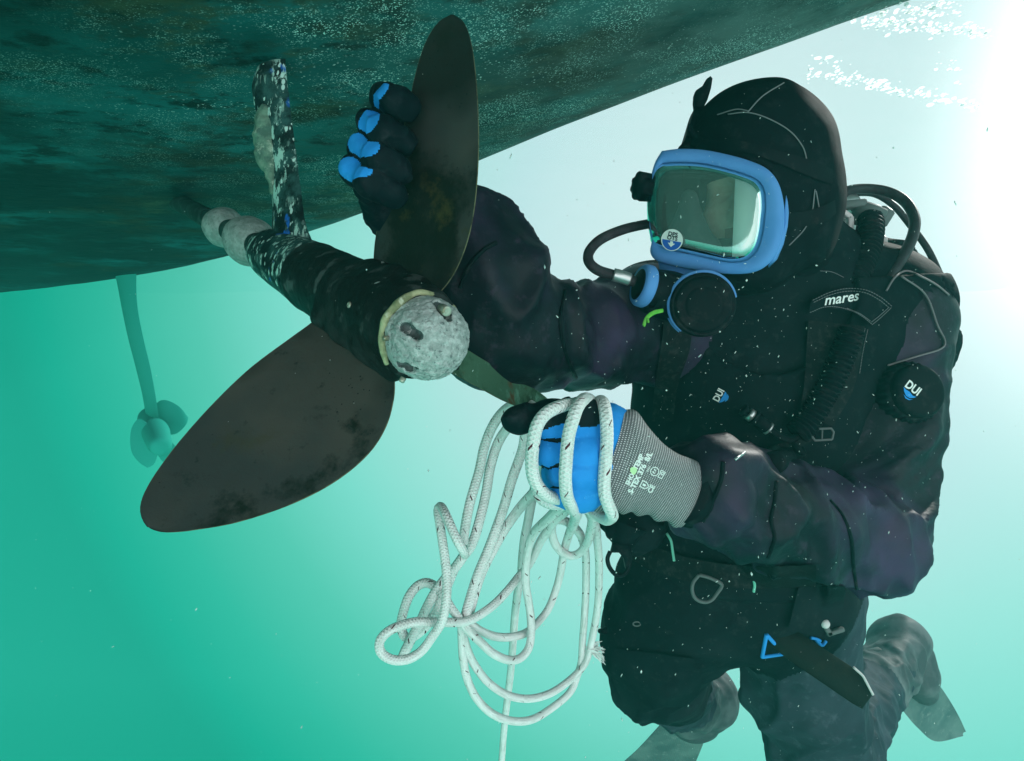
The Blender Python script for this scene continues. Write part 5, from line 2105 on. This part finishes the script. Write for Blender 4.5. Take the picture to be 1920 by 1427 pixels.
def writing():
    # brand mark on chest and on the shoulder valve: slanted capitals over a blue wave
    V, F = text_mesh('DUI', 1.0, .03, .0)
    V = V * np.array([.92, 1.1])
    wave = poly2([(-.78, -.42), (-.45, -.50), (-.05, -.46), (.40, -.58), (.74, -.46), (.62, -.66), (.30, -.92), (-.1, -.96), (-.5, -.74)])
    thin = poly2([(-.40, -.98), (.0, -1.06), (.34, -1.02), (.62, -.82), (.36, -1.12), (.0, -1.18)])
    pcs = [(V, F, 0), (*wave, 1), (*thin, 1)]
    decal('chest_logo', pcs, 1348, 741, 16, 62, None, [M['print'], M['logo_blue']], DIVER, .0015, .95)
    # valve cap: flat disc facing the camera
    axv = VALVE_N
    m = MB()
    for V2, Fq, mi in pcs:
        a = R(-37)
        pts = []
        for x, y in V2:
            X, Y = x * 20, y * 20
            px = 1712 + X * math.cos(a) - Y * math.sin(a)
            py = 728 - (X * math.sin(a) + Y * math.cos(a))
            r = P(px, py, 1)
            o = VALVE_C + axv * (.0205 + .0002 * mi)
            pts.append(r * ((o @ axv) / (r @ axv)))
        m.add(np.array(pts), Fq, mi)
    m.build('valve_logo', [M['print'], M['logo_blue']], DIVER, smooth=False)
    # word on the shoulder pad
    V, F = text_mesh('mares', 1.0, .015, .35)
    decal('pad_lettering', [(V, F, 0)], 1576, 560, 27, 8, None, [M['print']], VEST, .0012, .96)
    # small print on the hose connector
    for s, cx, cy, sz in (('EAD', 1403, 776, 7), ('011 420', 1424, 791, 7.5)):
        V, F = text_mesh(s, 1.0, .02)
        decal('connector_lettering', [(V, F, 0)], cx, cy, sz, -37, None, [M['print']], DIVER, .012, .93)
    # round sticker on the mask window: pale disc, dark letters, blue lower half with a pale arrow
    cx, cy = 1260, 450
    tr = None
    ring = np.linspace(0, 2 * math.pi, 33)[:-1]
    disc = np.stack([np.cos(ring), np.sin(ring)], 1)
    low = np.linspace(math.pi, 2 * math.pi, 18)
    half = np.stack([np.cos(low) * .88, np.sin(low) * .88], 1) + [0, -.06]
    T1, F1 = text_mesh('DPS', 1.0, .03)
    T2, F2 = text_mesh('OTS', 1.0, .03)
    arrow = poly2([(-.13, -.12), (.13, -.12), (.13, -.30), (.34, -.30), (0, -.66), (-.34, -.30), (-.13, -.30)])
    pcs = [(disc, [tuple(range(32))], 0), (half, [tuple(range(18))], 1), (shifted(T1, 0, .52, .52), F1, 2), (shifted(T2, 0, .16, .52), F2, 2), (*arrow, 0)]
    m = MB()
    for k, (V2, Fq, mi) in enumerate(pcs):
        pts = []
        for x, y in V2:
            a = R(-10)
            X, Y = x * 20.5, y * 20.5
            px = cx + X * math.cos(a) - Y * math.sin(a)
            py = cy - (X * math.sin(a) + Y * math.cos(a))
            pts.append(on_plane(px, py, .0262 + .0003 * k))
        m.add(np.array(pts), Fq, mi)
    m.build('window_sticker', [M['sticker'], M['sticker_blue'], M['ink']], MASK, smooth=False)
    # glove print: size, number, pictograms and CE mark, running up the cuff
    T = []

    def txt(s, x, y, sc, bold=.03):
        V, F = text_mesh(s, 1.0, bold)
        T.append((shifted(V, x, y, sc), F, 0))

    def frame(pts, w=.09):
        p = np.array(pts + pts[:1], float)
        for a, b in zip(p[:-1], p[1:]):
            d = (b - a) / max(1e-6, np.linalg.norm(b - a))
            nn = np.array([-d[1], d[0]]) * w / 2
            e = d * w / 2
            T.append((*poly2([a - nn - e, b - nn + e, b + nn + e, a + nn - e]), 0))
    txt('TEMP', 1.15, 1.30, .95, .05)
    txt('SHO', -1.5, 1.30, .85, .05)
    txt('S-TEX 376  8/L', -.05, .42, 1.0, .05)
    txt('oooo', .9, -.30, .42, .02)
    txt('CE', -1.35, -1.95, .95, .04)
    T.append((*poly2([(-.75, 1.15), (-.55, 1.75), (-.15, 1.98), (.2, 1.75), (.30, 1.2), (.0, .98), (-.45, .98)]), 1))
    c = [(1.0 + .58 * math.cos(t), -1.25 + .58 * math.sin(t)) for t in np.linspace(0, 2 * math.pi, 17)[:-1]]
    frame(c, .12)
    T.append((*poly2([(.75, -1.5), (.95, -1.1), (.85, -.9), (.68, -1.2)]), 0))
    T.append((*poly2([(1.05, -1.45), (1.35, -1.15), (1.25, -.95), (1.08, -1.2)]), 0))
    frame([(.55, -2.55), (1.55, -2.65), (1.6, -2.05), (1.4, -1.95), (1.2, -2.05), (.55, -1.98)], .12)
    frame([(1.05, -2.45), (1.4, -2.48), (1.4, -2.2), (1.05, -2.18)], .10)
    frame([(-1.75, -.35), (-.85, -.35), (-.85, -.95), (-1.05, -1.30), (-1.3, -1.42), (-1.55, -1.30), (-1.75, -.95)], .14)
    T.append((*poly2([(-1.45, -.6), (-1.2, -.55), (-1.1, -.9), (-1.3, -1.1), (-1.5, -.95)]), 0))
    decal('glove_print', T, 1205, 888, 13.5, 63, [CTREE], [M['print'], M['print_green']], CUFF, .0009, .66, .6)


writing()


# ------------------------------------------------------------------ what drifts in the water
def drift():
    base = np.array([[0, 0, 1], [1, 0, 0], [0, 1, 0], [-1, 0, 0], [0, -1, 0], [0, 0, -1]], float)
    bf = [(0, 1, 2), (0, 2, 3), (0, 3, 4), (0, 4, 1), (5, 2, 1), (5, 3, 2), (5, 4, 3), (5, 1, 4)]
    m = MB()
    for i in range(1500):
        if i < 1050:
            x, y = 960 + RNG.normal() * 260 + 420, 760 + RNG.normal() * 330
            d = .45 + RNG.random() * .62
        else:
            x, y = RNG.random() * 2100 - 90, RNG.random() * 1600 - 80
            d = .5 + RNG.random() * 1.8
        c = P(x, y, d)
        s = .00018 + .00034 * RNG.random() ** 2 + (.0006 if RNG.random() < .05 else 0)
        a = R(70 + RNG.normal() * 35)
        st = 1 + 3.5 * RNG.random() ** 2
        L = np.array([math.cos(a), .3 * RNG.normal(), math.sin(a)])
        L = unit(L)
        V = base * s
        V = V + np.outer(V @ L, L) * (st - 1)
        m.add(V + c, bf)
    o = m.build('drifting_specks', M['speck'], smooth=True)
    tag(o, 'pale specks of plankton and grit drifting in the water before the diver', 'specks', kind='stuff')
    # flat white flecks added as sun glints under the surface, turned to the sun
    f = MB()
    bands = [([(1510, 138), (1570, 146), (1620, 152), (1690, 172), (1760, 182), (1845, 205)], 190, 9),
             ([(1600, 34), (1660, 44), (1720, 48), (1790, 54), (1850, 62)], 190, 9),
             ([(1640, 18), (1720, 20), (1800, 16)], 110, 12), ([(1740, 140), (1780, 120), (1800, 150)], 16, 14), ([(1530, 110), (1560, 118), (1600, 130)], 20, 8)]
    for ln, n, spread in bands:
        p = resample(spline(np.array(ln, float), 12), 400)
        for i in range(n):
            x, y = p[RNG.integers(0, 400)] + RNG.normal(size=2) * np.array([7, spread * .75])
            z = WATER_Z - .035 - .02 * RNG.random()
            d = z / max(.05, (CY - y) / FOC)
            c = P(x, y, d)
            s = (.0011 + .0042 * RNG.random() ** 3) * d / 1.5
            th = np.arange(7) * 2 * math.pi / 7
            nn = unit(np.array(SUN_TO) + RNG.normal(size=3) * .12)
            uu = unit(np.cross([0, 0, 1.], nn))
            ww = np.cross(nn, uu)
            rad = s * (.75 + .5 * RNG.random(7))
            V = c + np.outer(np.cos(th) * rad * (1.2 + RNG.random()), uu) + np.outer(np.sin(th) * rad * .8, ww)
            f.add(V, [tuple(range(7))])
    o = f.build('glints', M['glints'], smooth=True)
    tag(o, 'white flecks added as sun glints under the bright water surface', 'glints', kind='stuff')


drift()


# ------------------------------------------------------------------ the cloudy water itself
def haze():
    V = np.array([(x, y, z) for x in (-5.2, 4.2) for y in (-3.2, 5.6) for z in (-2.6, 2.1)], float)
    F = [(0, 1, 3, 2), (4, 6, 7, 5), (0, 4, 5, 1), (2, 3, 7, 6), (0, 2, 6, 4), (1, 5, 7, 3)]
    m = bpy.data.materials.new('cloudy_water')
    m.use_nodes = True
    N, L = m.node_tree.nodes, m.node_tree.links
    N.clear()
    out = N.new('ShaderNodeOutputMaterial')
    v = N.new('ShaderNodeVolumePrincipled')
    v.inputs['Color'].default_value = (.14, .90, .82, 1)
    v.inputs['Density'].default_value = HAZE_DENSITY
    v.inputs['Anisotropy'].default_value = 0.0
    L.new(v.outputs[0], out.inputs['Volume'])
    o = obj('haze', V, F, m, smooth=False)
    tag(o, 'greenish cloudy water that fades far things', 'haze', kind='stuff')
    m.cycles.homogeneous_volume = True


HAZE_DENSITY = 0.036
haze()
